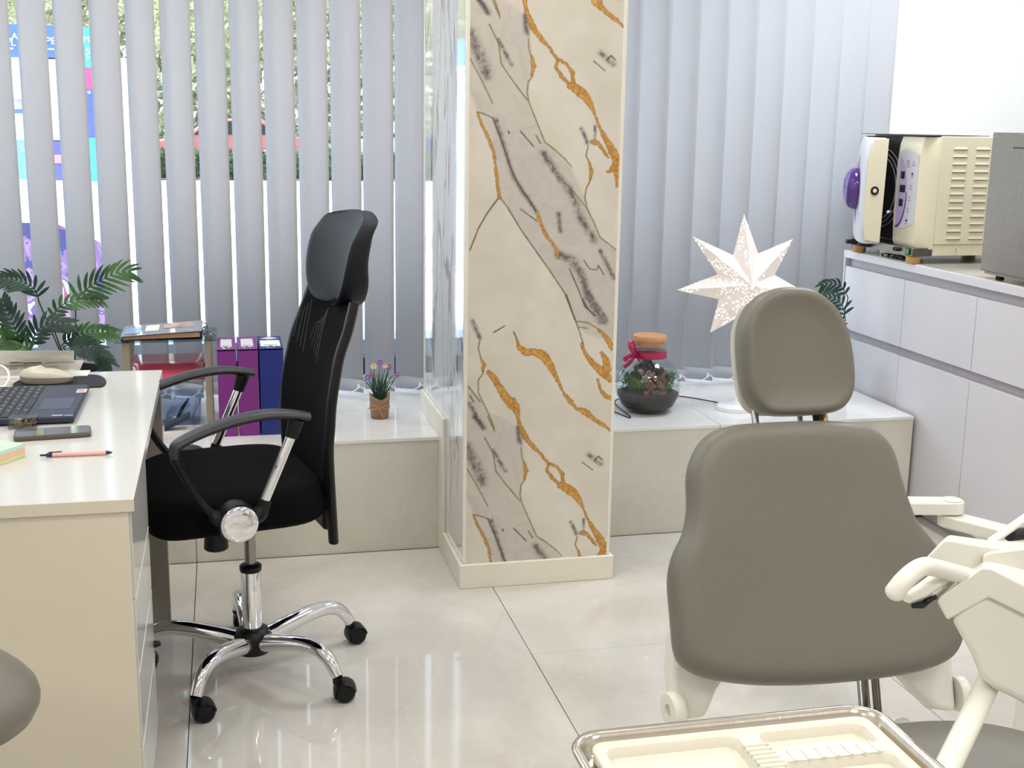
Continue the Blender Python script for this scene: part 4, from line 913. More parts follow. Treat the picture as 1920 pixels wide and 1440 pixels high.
# ------------------------------------------------------------------ dentist's stool, bottom left
stl = thing('dentist_stool', 'grey upholstered stool seat with cream underside at the lower left edge', 'stool', (-.50, 1.86, 0))
e = ony(75, 1305, 1.86); SXc = -.50; sa = e.x-SXc
def el(k_, z, a=sa, b=.17): return [Vector((SXc+a*k_*cos(t), 1.86+b*k_*sin(t), z)) for t in np.linspace(0, 2*pi, 48, endpoint=False)]
zc = e.z
obj('seat', MB().loft([el(.70, zc-.043), el(.84, zc-.040), el(.95, zc-.030), el(.995, zc-.012), el(1.0, zc), el(.98, zc+.014), el(.92, zc+.030), el(.80, zc+.052), el(.62, zc+.078), el(.4, zc+.092), el(.1, zc+.096)]), m_greyleather, stl, angle=80)
obj('underside', MB().loft([el(.3, zc-.085), el(.62, zc-.066), el(.90, zc-.036)]), m_creampl, stl, angle=80)
obj('gas_lift', MB().tube([(SXc, 1.86, zc-.08), (SXc, 1.86, .08)], .022, 16), m_chrome, stl)
for i in range(5):
    t = 2*pi*i/5+.3; d = Vector((cos(t), sin(t), 0)); c = Vector((SXc, 1.86, 0))
    l_ = obj('leg', MB().tube([c+d*.02+Vector((0, 0, .10)), c+d*.15+Vector((0, 0, .085)), c+d*.21+Vector((0, 0, .06))], [.018, .015, .011], 10), m_chrome, stl)
    obj('caster', MB().lathe([(.024, -.012), (.0255, -.008), (.0255, .008), (.024, .012)], c+d*.215+Vector((0, 0, .0258)), 18, axis=(-d.y, d.x, 0)), m_blackpl, l_)

# ================================================================== THINGS ON THE LEDGE
# box files
m_pur = mat('purple_card', (122, 46, 128), .45, noise=.04, nscale=30); m_blu = mat('blue_card', (32, 44, 124), .45, noise=.04, nscale=30)
m_labelp = mat('grey_label_paper', (214, 210, 216), .6, noise=.03)
bf = [(412, 456, 'purple box file with white label, leftmost in the row on the ledge', m_pur, 'purple'), (455.5, 488, 'purple box file squeezed between the other purple file and the blue one', m_pur, 'purple'), (488.5, 531, 'navy blue box file with white label beside the office chair', m_blu, 'blue')]
FY = 4.108
edges = [-.0335, .0425, .0995, .1785]
xr = [(ony(408, 700, FY).x, ony(443.5, 700, FY).x), (ony(447, 700, FY).x, ony(484, 700, FY).x), (ony(487.5, 700, FY).x, ony(532, 700, FY).x)]
for (xa, xb), (p0_, p1_, lab, m_, cn) in zip(xr, bf):
    t_ = thing('box_file', lab, 'box file', ((xa+xb)/2, FY+.11, LZ), 0, 'box files on the window ledge')
    zt = ony(430, 656, FY).z; D = .245; zb = LZ+.001
    th = .0022
    fr = MB(); fr.box((xa+th, FY, zb), (xb-th, FY+th, zt)); fr.box((xa, FY, zb), (xa+th, FY+D, zt+.002)); fr.box((xb-th, FY, zb), (xb, FY+D, zt+.002)); fr.box((xa+th, FY+D-th, zb), (xb-th, FY+D, zt)); fr.box((xa+th, FY+th, zb), (xb-th, FY+D-th, zb+th))
    obj('box', fr, m_, t_, smooth=False)
    tp = MB().box((xa+th, FY+.0, zt-.004), (xb-th, FY+D-th, zt)); obj('spine', tp, m_, t_, smooth=False)
    xm_ = (xa+xb)/2; hw = (xb-xa)/2-.012 if cn == 'purple' else (xb-xa)/2-.006
    obj('label', MB().box((xm_-hw, FY+(.055 if cn == 'purple' else .05), zt), (xm_+hw, FY+(.20 if cn == 'purple' else .16), zt+.0006)), m_labelp if cn == 'purple' else m_paper, t_, smooth=False)
    obj('label_line', MB().box((xm_-hw*.7, FY+.066, zt+.0007), (xm_+hw*.7, FY+.072, zt+.0010)), m_ink, t_, smooth=False)
    if cn == 'blue':
        obj('lid_print', MB().prism([(xm_-.03, FY+.20, zt), (xm_, FY+.18, zt), (xm_+.03, FY+.20, zt), (xm_, FY+.235, zt)], (0, 0, .0006)), m_labelp, t_, smooth=False)
    obj('finger_ring', MB().tube([(xm_+.012*cos(a), FY+.030+.016*sin(a), zt+.001) for a in np.linspace(0, 2*pi, 25)], .0022, 6, cap=False), m_chrome, t_)
    obj('finger_hole', MB().lathe([(.010, 0), (.010, .0006)], (xm_, FY+.030, zt), 20), m_rub, t_)

# small glass shelf with folders
m_post = mat('champagne_post', (184, 172, 152), .3, .4, noise=.04)
m_sglass = glass_mat('shelf_glass', (214, 230, 228), 1.4)
sh = thing('glass_shelf', 'low two tier glass shelf with champagne posts behind the desk', 'shelf', (-.19, 4.35, LZ))
sx0, sx1, sy0, sy1, sz = -.35, -.045, 4.245, 4.475, .700
for x, y in ((sx0+.005, sy0+.006), (sx1-.030, sy0+.006), (sx0+.005, sy1-.030), (sx1-.030, sy1-.030)):
    obj('post', MB().box((x, y, LZ), (x+.024, y+.024, sz-.0005)), m_post, sh, bevel=.001)
obj('glass_top', MB().box((sx0-.015, sy0-.012, sz), (sx1+.012, sy1+.012, sz+.006)), m_sglass, sh, smooth=False)
obj('glass_tier', MB().box((sx0+.006, sy0+.03, .552), (sx1-.006, sy1-.03, .557)), m_sglass, sh, smooth=False)
# lever arch binder lying on it, clear cover
bn_ = thing('ring_binder', 'flat clear covered ring binder lying on top of the glass shelf', 'binder', (-.2, 4.33, sz+.006))
m_kraft = mat('brown_paper_block', (186, 146, 116), .8, noise=.12, nscale=90); m_clip = mat('binder_steel', (170, 172, 180), .2, 1.)
z0 = sz+.0065
def bp(x, y, z): return Vector((x, y, z))
obj('pages', MB().prism([(-.338, 4.25, z0+.002), (-.088, 4.245, z0+.008), (-.092, 4.247, z0+.024), (-.338, 4.252, z0+.012)], (0, .19, 0)), m_kraft, bn_, smooth=False)
obj('cover', MB().prism([(-.346, 4.243, z0+.014), (-.080, 4.238, z0+.029), (-.080, 4.238, z0+.032), (-.346, 4.243, z0+.0155)], (0, .215, 0)), mat('pale_clear_cover', (176, 180, 192), .08, coat=.5), bn_, smooth=False)
obj('under_cover', MB().box((-.346, 4.243, z0-.0004), (-.080, 4.455, z0+.0015)), m_rub, bn_, smooth=False)
cvz = lambda x: z0+.0168+(x+.346)/.266*.0158
for (xa, xb, ya, yb, m_, nm) in ((-.27, -.225, 4.30, 4.42, m_paper, 'cover_label'), (-.335, -.285, 4.27, 4.40, mat('pale_blue_print', (150, 178, 214), .3), 'cover_picture'), (-.21, -.11, 4.33, 4.43, mat('skin_tone_print', (196, 164, 150), .4, noise=.35, nscale=30), 'cover_picture')):
    obj(nm, MB().prism([(xa, ya, cvz(xa)), (xb, ya, cvz(xb)), (xb, yb, cvz(xb)), (xa, yb, cvz(xa))], (0, 0, .0005)), m_, bn_, smooth=False)
for y in (4.30, 4.40):
    obj('ring', MB().tube([(-.078+.014*cos(a), y, z0+.017+.014*sin(a)) for a in np.linspace(0, 2*pi, 20)], .0018, 6, cap=False), m_clip, bn_)
obj('lever', MB().tube([(-.075, 4.27, z0+.012), (-.068, 4.33, z0+.026), (-.075, 4.43, z0+.012)], .0035, 8), m_clip, bn_)
cl = thing('paper_clips', 'small steel binder clips at the right end of the glass shelf top', 'clips', (-.045, 4.30, sz+.006))
for i, (x, y) in enumerate(((-.052, 4.262), (-.045, 4.295))):
    obj('clip', MB().prism([(x-.014, y-.010, z0), (x+.014, y-.010, z0), (x+.004, y-.010, z0+.014), (x-.004, y-.010, z0+.014)], (0, .020, 0)), m_clip, cl, bevel=.001)
# red plastic wallet and magazines on the middle tier
rw = thing('plastic_wallet', 'translucent red plastic wallet of papers on the middle glass tier', 'folder', (-.2, 4.33, .557))
m_redp = mat('red_plastic', (206, 82, 104), .10, noise=.04, coat=.5)
zt_ = .5577
pr_ = [(-.335, .062, 4.43), (-.335, .045, 4.33), (-.335, .022, 4.262), (-.335, .003, 4.255), (-.335, .0005, 4.275)]
rows = []
for x in np.linspace(-.316, -.080, 9):
    rows.append([Vector((x, y, zt_+h+.004)) for _, h, y in pr_])
obj('cover', MB().grid(rows), m_redp, rw, solid=.0015)
for i in range(5):
    obj('sheet', MB().box((-.300+.006*i, 4.262, zt_+.0004+.0032*i), (-.085+.003*(i % 3), 4.42, zt_+.003+.0032*i)), [m_paper, m_labelp, mat('photo_sheet', (170, 140, 130), .4, noise=.4, nscale=40), m_paper, m_labelp][i], rw, smooth=False)
# clear blue storage box under it
sbx = thing('storage_box', 'clear bluish storage box of dental models under the glass shelf', 'box', (-.2, 4.34, LZ))
m_blueclear = glass_mat('blue_clear_plastic', (226, 235, 246), 2.2)
obj('bin', MB().loft([rr(-.305+d, -.095-d, 4.285+d, 4.43-d, .01, z) for d, z in ((.006, LZ+.001), (0, LZ+.02), (-.003, LZ+.098), (-.008, LZ+.10), (-.005, LZ+.10), (0, LZ+.096), (.004, LZ+.02), (.01, LZ+.004))]), m_blueclear, sbx)
for i in range(4):
    c = Vector((-.27+.045*i, 4.33+.03*(i % 2), LZ+.006)); cc_ = [mat('tool_white', (230, 232, 240), .3), MATS.get('tool_white'), m_rub, m_clip][i] or MATS['tool_white']
    obj('instrument', MB().tube([c, c+Vector((.025, .01, .05)), c+Vector((.045, .02, .078))], [.008, .006, .003], 8), cc_, sbx)
sc_ = tag(obj('dark_case', MB().prism([(-.215, 4.19, LZ+.006), (-.13, 4.19, LZ+.046), (-.127, 4.19, LZ+.062), (-.215, 4.19, LZ+.022)], (0, .05, 0)), m_lap, bevel=.002), 'dark flat spectacle case leaning before the storage box', 'case')
tag(obj('magazine_pile', MB().box((-.235, 4.165, LZ+.0005), (-.085, 4.262, LZ+.0055)), m_paper, smooth=False), 'thin white magazine lying on the ledge under the glass shelf', 'magazine')

# crocus pot
fp_ = thing('crocus_pot', 'small artificial crocus plant in a kraft paper wrapped pot tied with twine', 'plant', (.528, 4.293, LZ))
fc = Vector((.528, 4.293, LZ))
m_kr = mat('kraft_paper', (150, 122, 96), .8, noise=.06, nscale=60, bump=.3); m_twine = mat('jute_twine', (176, 136, 96), .9, noise=.15, nscale=300, bump=.8)
rows = []
for h in (0, .02, .045, .07):
    rows.append([fc+Vector(((.031+.006*h/.09)*cos(a), (.031+.006*h/.09)*sin(a), h+.0005)) for a in np.linspace(0, 2*pi, 33)])
rows.append([fc+Vector((.0365*cos(a), .0365*sin(a), .0705+ (.026*abs(((a+pi/2+pi/2.) % (pi) )/(pi)*2-1)**1.0 if True else 0))) for a in np.linspace(0, 2*pi, 33)])
obj('wrap', MB().grid(rows), m_kr, fp_, solid=.001)
obj('soil', MB().lathe([(.029, .0), (.033, .066), (.02, .07)], fc+Vector((0, 0, .001)), 20), mat('dark_soil', (36, 30, 26), .9, noise=.4, nscale=120), fp_)
tw = MB(); tw.tube([fc+Vector((.0352*cos(a), .0352*sin(a), .040+.0025*sin(3*a))) for a in np.linspace(0, 2*pi, 30)], .0022, 6, cap=False)
K_ = fc+Vector((-.004, -.037, .041))
for l_ in ([K_, K_+Vector((-.02, -.004, .014)), K_+Vector((-.034, .004, .006)), K_+Vector((-.018, -.002, -.002)), K_], [K_, K_+Vector((.018, -.004, .010)), K_+Vector((.036, .012, .010)), K_+Vector((.02, 0, -.001)), K_], [K_, K_+Vector((-.02, -.004, -.003)), K_+Vector((-.040, .004, .002))], [K_, K_+Vector((.006, -.003, -.02)), K_+Vector((.014, 0, -.037))]):
    tw.tube(smoothline(l_, 5), .0017, 6)
obj('twine_bow', tw, m_twine, fp_)
m_blade = leaf_mat('grass_blade', (26, 62, 44), (62, 104, 66), .15)
def blade(mb, p, d, L_, wd, bend, n=6):
    d = Vector(d).normalized(); side = d.cross(Vector((0, 1, .1))).normalized(); a = []; b = []
    for i in range(n+1):
        t = i/n; q = p+Vector((0, 0, 1))*L_*t*(1-.25*t*bend)+Vector((d.x, d.y, 0))*L_*(t*.35+bend*t*t*.6); w_ = wd*(1-t**1.8)+.0002
        a.append(q-side*w_); b.append(q+side*w_)
    mb.grid([a, b])
R7 = random.Random(11)
for i in range(44):
    mb = MB(); a = R7.random()*2*pi; r_ = R7.random()*.018; sp = .15+.75*R7.random()**1.5
    blade(mb, fc+Vector((r_*cos(a), r_*sin(a), .062)), (cos(a)*sp, sin(a)*sp, 1), .075+.055*R7.random(), .0019+.0012*R7.random(), sp)
    if i < 10: mb.v = [(x+ (x-fc.x)*.0, y, z) for x, y, z in mb.v]
    obj('blade', mb, m_blade, fp_, smooth=False)
m_viol = mat('violet_petal', (146, 108, 196), .6, noise=.2, nscale=200); m_wpet = mat('white_petal', (232, 214, 226), .6); m_ycen = mat('yellow_centre', (236, 186, 66), .6, noise=.1)
for k_, (px, py, m1, sc) in enumerate(((700, 686, m_wpet, 1), (712, 680, m_viol, 1), (728, 688, m_viol, 1.05), (689, 708, m_viol, 1.1), (744, 702, m_viol, .9), (697, 702, m_viol, .8), (722, 686, m_wpet, .8))):
    c = ony(px, py, 4.27+.01*(k_ % 3)); mb = MB()
    for j in range(6):
        a = 2*pi*j/6+k_; u = Vector((cos(a), -.55, sin(a)*.9)).normalized(); v = Vector((-sin(a), 0, cos(a)))
        mb.loft([[c+u*(.0135*sc*t)+v*(.0055*sc*sin(pi*min(t*.85+.1, 1))*q)+Vector((0, q*q*.001, 0)) for q in (-1, -.3, .3, 1)]+[c+u*(.0135*sc*t)+v*(.0055*sc*sin(pi*min(t*.85+.1, 1))*q)+Vector((0, .0008, 0)) for q in (1, .3, -.3, -1)] for t in (.05, .4, .75, 1)])
    fl_ = obj('flower', mb, m1, fp_)
    obj('stamen', MB().lathe([(.0022, -.002), (.0055 if k_ == 0 else .0025, .004), (.003, .009)], c, 10, axis=(0, -1, .3)), m_ycen, fl_)
    obj('stem', MB().tube([fc+Vector((0, 0, .066)), (c+fc+Vector((0, 0, .05)))/2, c], .0011, 6), m_blade, fp_)

# terrarium jar
tj = thing('terrarium_jar', 'round glass terrarium with cork lid and crimson ribbon beside the pillar', 'terrarium', (1.523, 4.24, LZ))
tc_ = Vector((1.523, 4.24, LZ)); RJ = .121
prf = [(.055, .001), (.078, .006), (.100, .026), (.116, .062), (.1205, .095), (.118, .125), (.106, .158), (.084, .186), (.066, .200), (.0625, .210), (.0622, .262), (.0640, .266)]
gl = MB().lathe(prf, tc_, 48, cap=False); m_jar = glass_mat('jar_glass', (236, 242, 240), 1.6)
obj('glass_bowl', gl, m_jar, tj)
obj('cork_lid', MB().lathe([(.050, .248), (.056, .250), (.058, .268), (.062, .269), (.063, .272), (.063, .284), (.0615, .287), (.02, .2875)], tc_, 40), mat('cork', (200, 148, 104), .8, noise=.12, nscale=120, bump=.4), tj)
m_soil = mat('terrarium_soil', (44, 36, 32), .95, noise=.35, nscale=90, bump=1, bscale=150)
obj('soil', MB().lathe([(.052, .003), (.076, .008), (.097, .028), (.1125, .060), (.1145, .072), (.09, .080), (.03, .078)], tc_, 40), m_soil, tj)
m_moss = leaf_mat('moss', (44, 82, 36), (112, 150, 60), .1); m_rleaf = leaf_mat('red_brown_leaf', (104, 62, 58), (158, 112, 104), .1)
mb = MB(); R9 = random.Random(5)
for i in range(2600):
    a = R9.random()*2*pi; r_ = .098*R9.random()**.5; h = .076+.075*abs(cos(a))*(r_/.1)*R9.random()**.5+.012*R9.random()
    x, y = r_*cos(a), r_*sin(a)
    if -.045 < x < .04 and y < -.03 and R9.random() < .8: continue
    if math.hypot(r_, 0) > math.sqrt(max(0, .112**2-(h-.095)**2)): continue
    p = tc_+Vector((x, y, h)); d = Vector((R9.random()-.5, R9.random()-.5, R9.random())).normalized()*.009; s_ = d.cross(Vector((0, 1, 0))).normalized()*.0018
    mb.add([p-s_, p+s_, p+d], [(0, 1, 2)])
tag(obj('moss', mb, m_moss, tj, smooth=False), kind='stuff')
for i in range(56):
    x = -.045+.085*R9.random(); h = .058+.10*R9.random(); y = -math.sqrt(max(.0004, .104**2-x*x-(h-.095)**2))*(.75+.2*R9.random())
    p = tc_+Vector((x, y, h)); r_ = .007+.004*R9.random(); t = R9.random()*6; u = Vector((cos(t), .3, sin(t))).normalized(); v = u.cross(Vector((0, -1, 0))).normalized()
    obj('leaf', MB().loft([[p+u*r_*cos(q)*k_+v*r_*.8*sin(q)*k_+Vector((0, -.002*(1-k_), 0)) for q in np.linspace(0, 2*pi, 9, endpoint=False)] for k_ in (1, .5, .1)]), m_rleaf, tj)
dw = MB(); 
dw.tube(smoothline([tc_+Vector((.0, .01, .08)), tc_+Vector((.03, -.01, .115)), tc_+Vector((.058, -.02, .125)), tc_+Vector((.05, .0, .14)), tc_+Vector((.02, .01, .165))], 5), [.016+.008*R9.random() for _ in range(21)], 9)
dw.tube(smoothline([tc_+Vector((-.05, .02, .08)), tc_+Vector((-.04, .02, .13)), tc_+Vector((-.01, .01, .17)), tc_+Vector((.01, 0, .185))], 5), [.018+.009*R9.random() for _ in range(16)], 9)
obj('driftwood', dw, mat('dark_driftwood', (64, 56, 50), .9, noise=.3, nscale=60, bump=1, bscale=90), tj)
m_rib = mat('crimson_ribbon', (166, 32, 78), .25, noise=.1, nscale=40, coat=.3)
obj('ribbon_band', MB().loft([[tc_+Vector(((.0645+.001*k_)*cos(a), (.0645+.001*k_)*sin(a), h)) for a in np.linspace(0, 2*pi, 40, endpoint=False)] for h, k_ in ((.205, 0), (.2055, 1), (.229, 1), (.2295, 0))]), m_rib, tj)
Kb = tc_+Vector((-.060, -.028, .222))
for l_ in ([Kb, Kb+Vector((-.022, -.006, .020)), Kb+Vector((-.026, .0, .042)), Kb+Vector((-.010, .004, .040)), Kb], [Kb, Kb+Vector((-.026, -.006, -.004)), Kb+Vector((-.046, -.002, -.020)), Kb+Vector((-.03, -.012, -.022)), Kb], [Kb, Kb+Vector((-.026, -.014, -.026)), Kb+Vector((-.050, -.010, -.046))], [Kb, Kb+Vector((.0, -.018, -.01)), Kb+Vector((.0, -.04, -.02))]):
    P = smoothline(l_, 5); obj('bow_loop', MB().tube(P, .0085, 8, sq=(.22, 1.0)), m_rib, tj)

# star lamp
sl = thing('star_lamp', 'lit white paper star lamp on a white stand with round base', 'lamp', (1.859, 4.201, LZ))
bc = Vector((1.859, 4.201, LZ)); PXr = .068
obj('base', MB().lathe([(PXr, 0), (PXr+.001, .003), (PXr+.001, .016), (PXr-.002, .019), (.01, .0195)], bc, 48), m_whitepl, sl)
hub_ = ony(1398, 531, 4.20)
obj('pole', MB().tube([bc+Vector((.002, 0, .019)), Vector((hub_.x-.012, 4.205, hub_.z-.03))], .0058, 14), m_whitepl, sl)
m_star = bpy.data.materials.new('star_paper'); m_star.use_nodes = True
n = m_star.node_tree.nodes; L = m_star.node_tree.links; p = n['Principled BSDF']; p.inputs['Base Color'].default_value = (.70, .65, .63, 1); p.inputs['Roughness'].default_value = .7
uv = n.new('ShaderNodeAttribute'); uv.attribute_name = 'facet'
vo = n.new('ShaderNodeTexVoronoi'); vo.voronoi_dimensions = '2D'; vo.inputs['Scale'].default_value = 105; L.new(uv.outputs['Vector'], vo.inputs['Vector'])
cm = n.new('ShaderNodeMath'); cm.operation = 'LESS_THAN'; cm.inputs[1].default_value = .25; L.new(vo.outputs['Distance'], cm.inputs[0])
sp = n.new('ShaderNodeSeparateXYZ'); L.new(uv.outputs['Vector'], sp.inputs[0])
# cut-outs run along each ray in scroll bands: z component holds the distance from the ridge relative to the ray width
wv = n.new('ShaderNodeTexNoise'); wv.noise_dimensions = '2D'; wv.inputs['Scale'].default_value = 16; L.new(uv.outputs['Vector'], wv.inputs['Vector'])
b1 = n.new('ShaderNodeMath'); b1.operation = 'GREATER_THAN'; b1.inputs[1].default_value = .49; L.new(wv.outputs['Fac'], b1.inputs[0])
ra = n.new('ShaderNodeMapRange'); L.new(sp.outputs['Z'], ra.inputs['Value']); ra.inputs['From Min'].default_value = .62; ra.inputs['From Max'].default_value = .66; ra.inputs['To Min'].default_value = 1; ra.inputs['To Max'].default_value = 0
m1 = n.new('ShaderNodeMath'); m1.operation = 'MULTIPLY'; L.new(cm.outputs[0], m1.inputs[0]); L.new(b1.outputs[0], m1.inputs[1])
m2 = n.new('ShaderNodeMath'); m2.operation = 'MULTIPLY'; L.new(m1.outputs[0], m2.inputs[0]); L.new(ra.outputs[0], m2.inputs[1])
st_ = n.new('ShaderNodeMapRange'); L.new(m2.outputs[0], st_.inputs['Value']); st_.inputs['To Min'].default_value = .19; st_.inputs['To Max'].default_value = 2.2
p.inputs['Emission Color'].default_value = (1, .84, .72, 1); L.new(st_.outputs[0], p.inputs['Emission Strength'])
tips = [(1395, 400), (1487, 448), (1541, 566), (1472, 655), (1331, 624), (1269, 544), (1298, 443)]
C0 = Vector((hub_.x, 4.20, hub_.z)); tp_ = [ony(x, y, 4.20) for x, y in tips]
inn = []
for i in range(7):
    a, b = tp_[i]-C0, tp_[(i+1) % 7]-C0; m_ = (a.normalized()+b.normalized()).normalized(); inn.append(C0+m_*.118)
for side in (-1, 1):
    for i in range(7):
        T = tp_[i]; A_, B_ = inn[i-1], inn[i]; Rd = C0+Vector((0, side*.058, 0)); mid = C0
        ridge_t = T
        mb = MB(); vs = []; fv = []
        for (E, sg) in ((A_, -1), (B_, 1)):
            mb.add([Rd, E, ridge_t], [(0, 1, 2) if (side*sg) < 0 else (0, 2, 1)])
        o = obj('star_ray', mb, m_star, sl, smooth=False)
        at = o.data.attributes.new('facet', 'FLOAT_VECTOR', 'POINT'); I_ = []
        L_ = (T-C0).length
        for j in range(6): I_ += {0: (i*3.1, 0, 0), 1: (i*3.1+.10, .05 if j < 3 else -.05, 1), 2: (i*3.1+L_, 0, .0)}[j % 3]
        at.data.foreach_set('vector', I_)
bl_ = bpy.data.lights.new('star_bulb', 'POINT'); bl_.energy = 1.2; bl_.color = (1, .8, .62); bl_.shadow_soft_size = .03
bo = bpy.data.objects.new('star_bulb', bl_); COL.objects.link(bo); bo.parent = sl; bo.location = C0-Vector((1.859, 4.201, LZ))
lcord = tag(obj('lamp_cord', MB().tube(smoothline([(1.375, 4.30, LZ+.003), (1.40, 4.20, LZ+.003), (1.425, 4.14, LZ+.003), (1.46, 4.42, LZ+.003), (1.70, 4.46, LZ+.003), (1.86, 4.2755, LZ+.003)], 8), .002, 6), m_rub), 'thin dark lamp cord lying on the ledge behind the terrarium', 'cord')

# ------------------------------------------------------------------ palms
m_palm = leaf_mat('palm_leaf', (28, 62, 38), (74, 118, 62), .2); m_stem = mat('palm_stem', (52, 66, 46), .6, noise=.1)
m_palmd = leaf_mat('palm_leaf_dark', (24, 50, 44), (54, 84, 70), .12)
def frond(root, pts, n_, ll, wd, m_, side=(-1, 1), stemto=None, droop=.25, skip=.08, nrm=(0, -1, .3)):
    P = smoothline(pts, 8); cum = [0]
    for a, b in zip(P, P[1:]): cum.append(cum[-1]+(b-a).length)
    T_ = cum[-1]; N_ = Vector(nrm).normalized(); mb = MB()
    mb.tube(P, [.0022*(1-.7*c/T_) for c in cum], 6)
    if stemto is not None:
        s0 = Vector(stemto); obj('stalk', MB().tube(smoothline([s0, (s0*2+P[0])/3+Vector((0, 0, .0)), P[0]], 5), .0022, 6), m_stem, root)
    R_ = random.Random(int(abs(P[0].x*1000))+n_)
    n_ = int(n_*.9)
    for i in range(n_):
        t = skip+(1-skip)*(i+.5)/n_; s = t*T_
        k = max(j for j in range(len(cum)) if cum[j] <= s); k = min(k, len(P)-2); p = P[k].lerp(P[k+1], (s-cum[k])/(cum[k+1]-cum[k])); d = (P[k+1]-P[k]).normalized(); q = d.cross(N_).normalized()
        for sd in side:
            l = ll*(.55+.6*sin(pi*min(1, .18+t*.78)))*(.9+.2*R_.random()); dr_ = (d*(.55+.5*t)+q*sd*(1.0-.35*t)+N_*(.15*R_.random())).normalized()
            rows = [[], [], []]
            for j in range(6):
                u = j/5; c = p+dr_*l*u+d*l*.22*u*u+Vector((0, 0, -droop*l*u*u)); w_ = wd*1.06*(sin(pi*min(u*.86+.10, 1))**.7); e = dr_.cross(N_).normalized()
                rows[0].append(c-e*w_); rows[1].append(c-N_*.0012*-1*(1-u)); rows[2].append(c+e*w_)
            mb.grid(rows)
    return obj('frond', mb, m_, root)
PY = 4.05
lpm = thing('potted_palm', 'artificial palm with split fronds behind the desk at the left', 'plant', (-.50, 4.17, LZ))
pc = Vector((-.50, 4.17, LZ))
obj('pot', MB().lathe([(.055, 0), (.075, .01), (.098, .20), (.105, .205), (.105, .235), (.097, .235), (.092, .205)], pc, 32), m_rub, lpm)
obj('pot_soil', MB().lathe([(.02, .2), (.093, .205)], pc, 24), m_soil, lpm)
S0 = lambda dx=0: pc+Vector((dx, 0, .205))
def F(px, Y=PY): return [ony(x, y, Y+dy) for x, y, dy in px]
frond(lpm, F([(142, 574, 0), (152, 552, -.01), (172, 535, -.02), (196, 522, -.03), (222, 510, -.03), (246, 509, -.03)]), 13, .062, .0052, m_palm, stemto=S0(.01))
frond(lpm, F([(73, 566, 0), (68, 548, -.01), (58, 536, -.02), (40, 527, -.03), (20, 522, -.04), (2, 522, -.05)]), 12, .050, .0052, m_palmd, stemto=S0(0))
frond(lpm, F([(96, 604, -.02), (104, 584, -.03), (120, 570, -.03), (146, 561, -.03), (170, 559, -.03), (192, 562, -.03)]), 12, .036, .0050, m_palm, stemto=S0(.0))
frond(lpm, F([(42, 655, -.05), (34, 632, -.05), (24, 606, -.05), (12, 582, -.05), (4, 562, -.05)]), 12, .052, .0060, m_palmd, stemto=S0(-.03))
frond(lpm, F([(56, 655, -.06), (62, 636, -.07), (74, 616, -.08), (96, 606, -.08), (130, 606, -.08)]), 12, .048, .0060, m_palmd, stemto=S0(-.02))
frond(lpm, F([(112, 650, -.04), (130, 636, -.05), (155, 624, -.06), (182, 620, -.06), (213, 622, -.06)]), 13, .040, .0055, m_palm, stemto=S0(.03))
frond(lpm, F([(118, 650, -.08), (140, 646, -.09), (165, 650, -.1), (186, 662, -.1), (206, 680, -.1)]), 13, .042, .0060, m_palmd, stemto=S0(.04))
frond(lpm, F([(40, 665, -.08), (22, 645, -.09), (2, 632, -.1), (-20, 626, -.1)]), 11, .050, .0058, m_palm, stemto=S0(-.03))
frond(lpm, F([(60, 660, -.1), (48, 650, -.12), (28, 655, -.12), (5, 668, -.12)]), 9, .045, .0055, m_palm, stemto=S0(-.01))
rpm = thing('potted_palm', 'dark palm fronds peeping out between cabinet end and dental headrest', 'plant', (2.33, 4.35, LZ))
pc2 = Vector((2.33, 4.35, LZ))
obj('pot', MB().lathe([(.05, 0), (.06, .01), (.075, .12), (.08, .125), (.08, .14), (.072, .14), (.07, .12)], pc2, 28), m_rub, rpm)
obj('pot_soil', MB().lathe([(.02, .118), (.071, .122)], pc2, 24), m_soil, rpm)
frond(rpm, [ony(x, y, 4.36) for x, y in [(1590, 558), (1580, 540), (1566, 532), (1552, 531), (1540, 535)]], 8, .044, .0055, m_palmd, stemto=pc2+Vector((0, 0, .12)), side=(1, -1), nrm=(0, -1, .2), droop=.5)
frond(rpm, [ony(x, y, 4.33) for x, y in [(1585, 600), (1580, 575), (1568, 562), (1552, 556), (1538, 558)]], 9, .062, .0055, m_palmd, stemto=pc2+Vector((0, 0, .12)), side=(1, -1), nrm=(0, -1, .2), droop=.5)
frond(rpm, [ony(x, y, 4.34) for x, y in [(1575, 640), (1570, 610), (1560, 590), (1548, 580)]], 8, .06, .0055, m_palmd, stemto=pc2+Vector((0, 0, .12)), droop=.5)

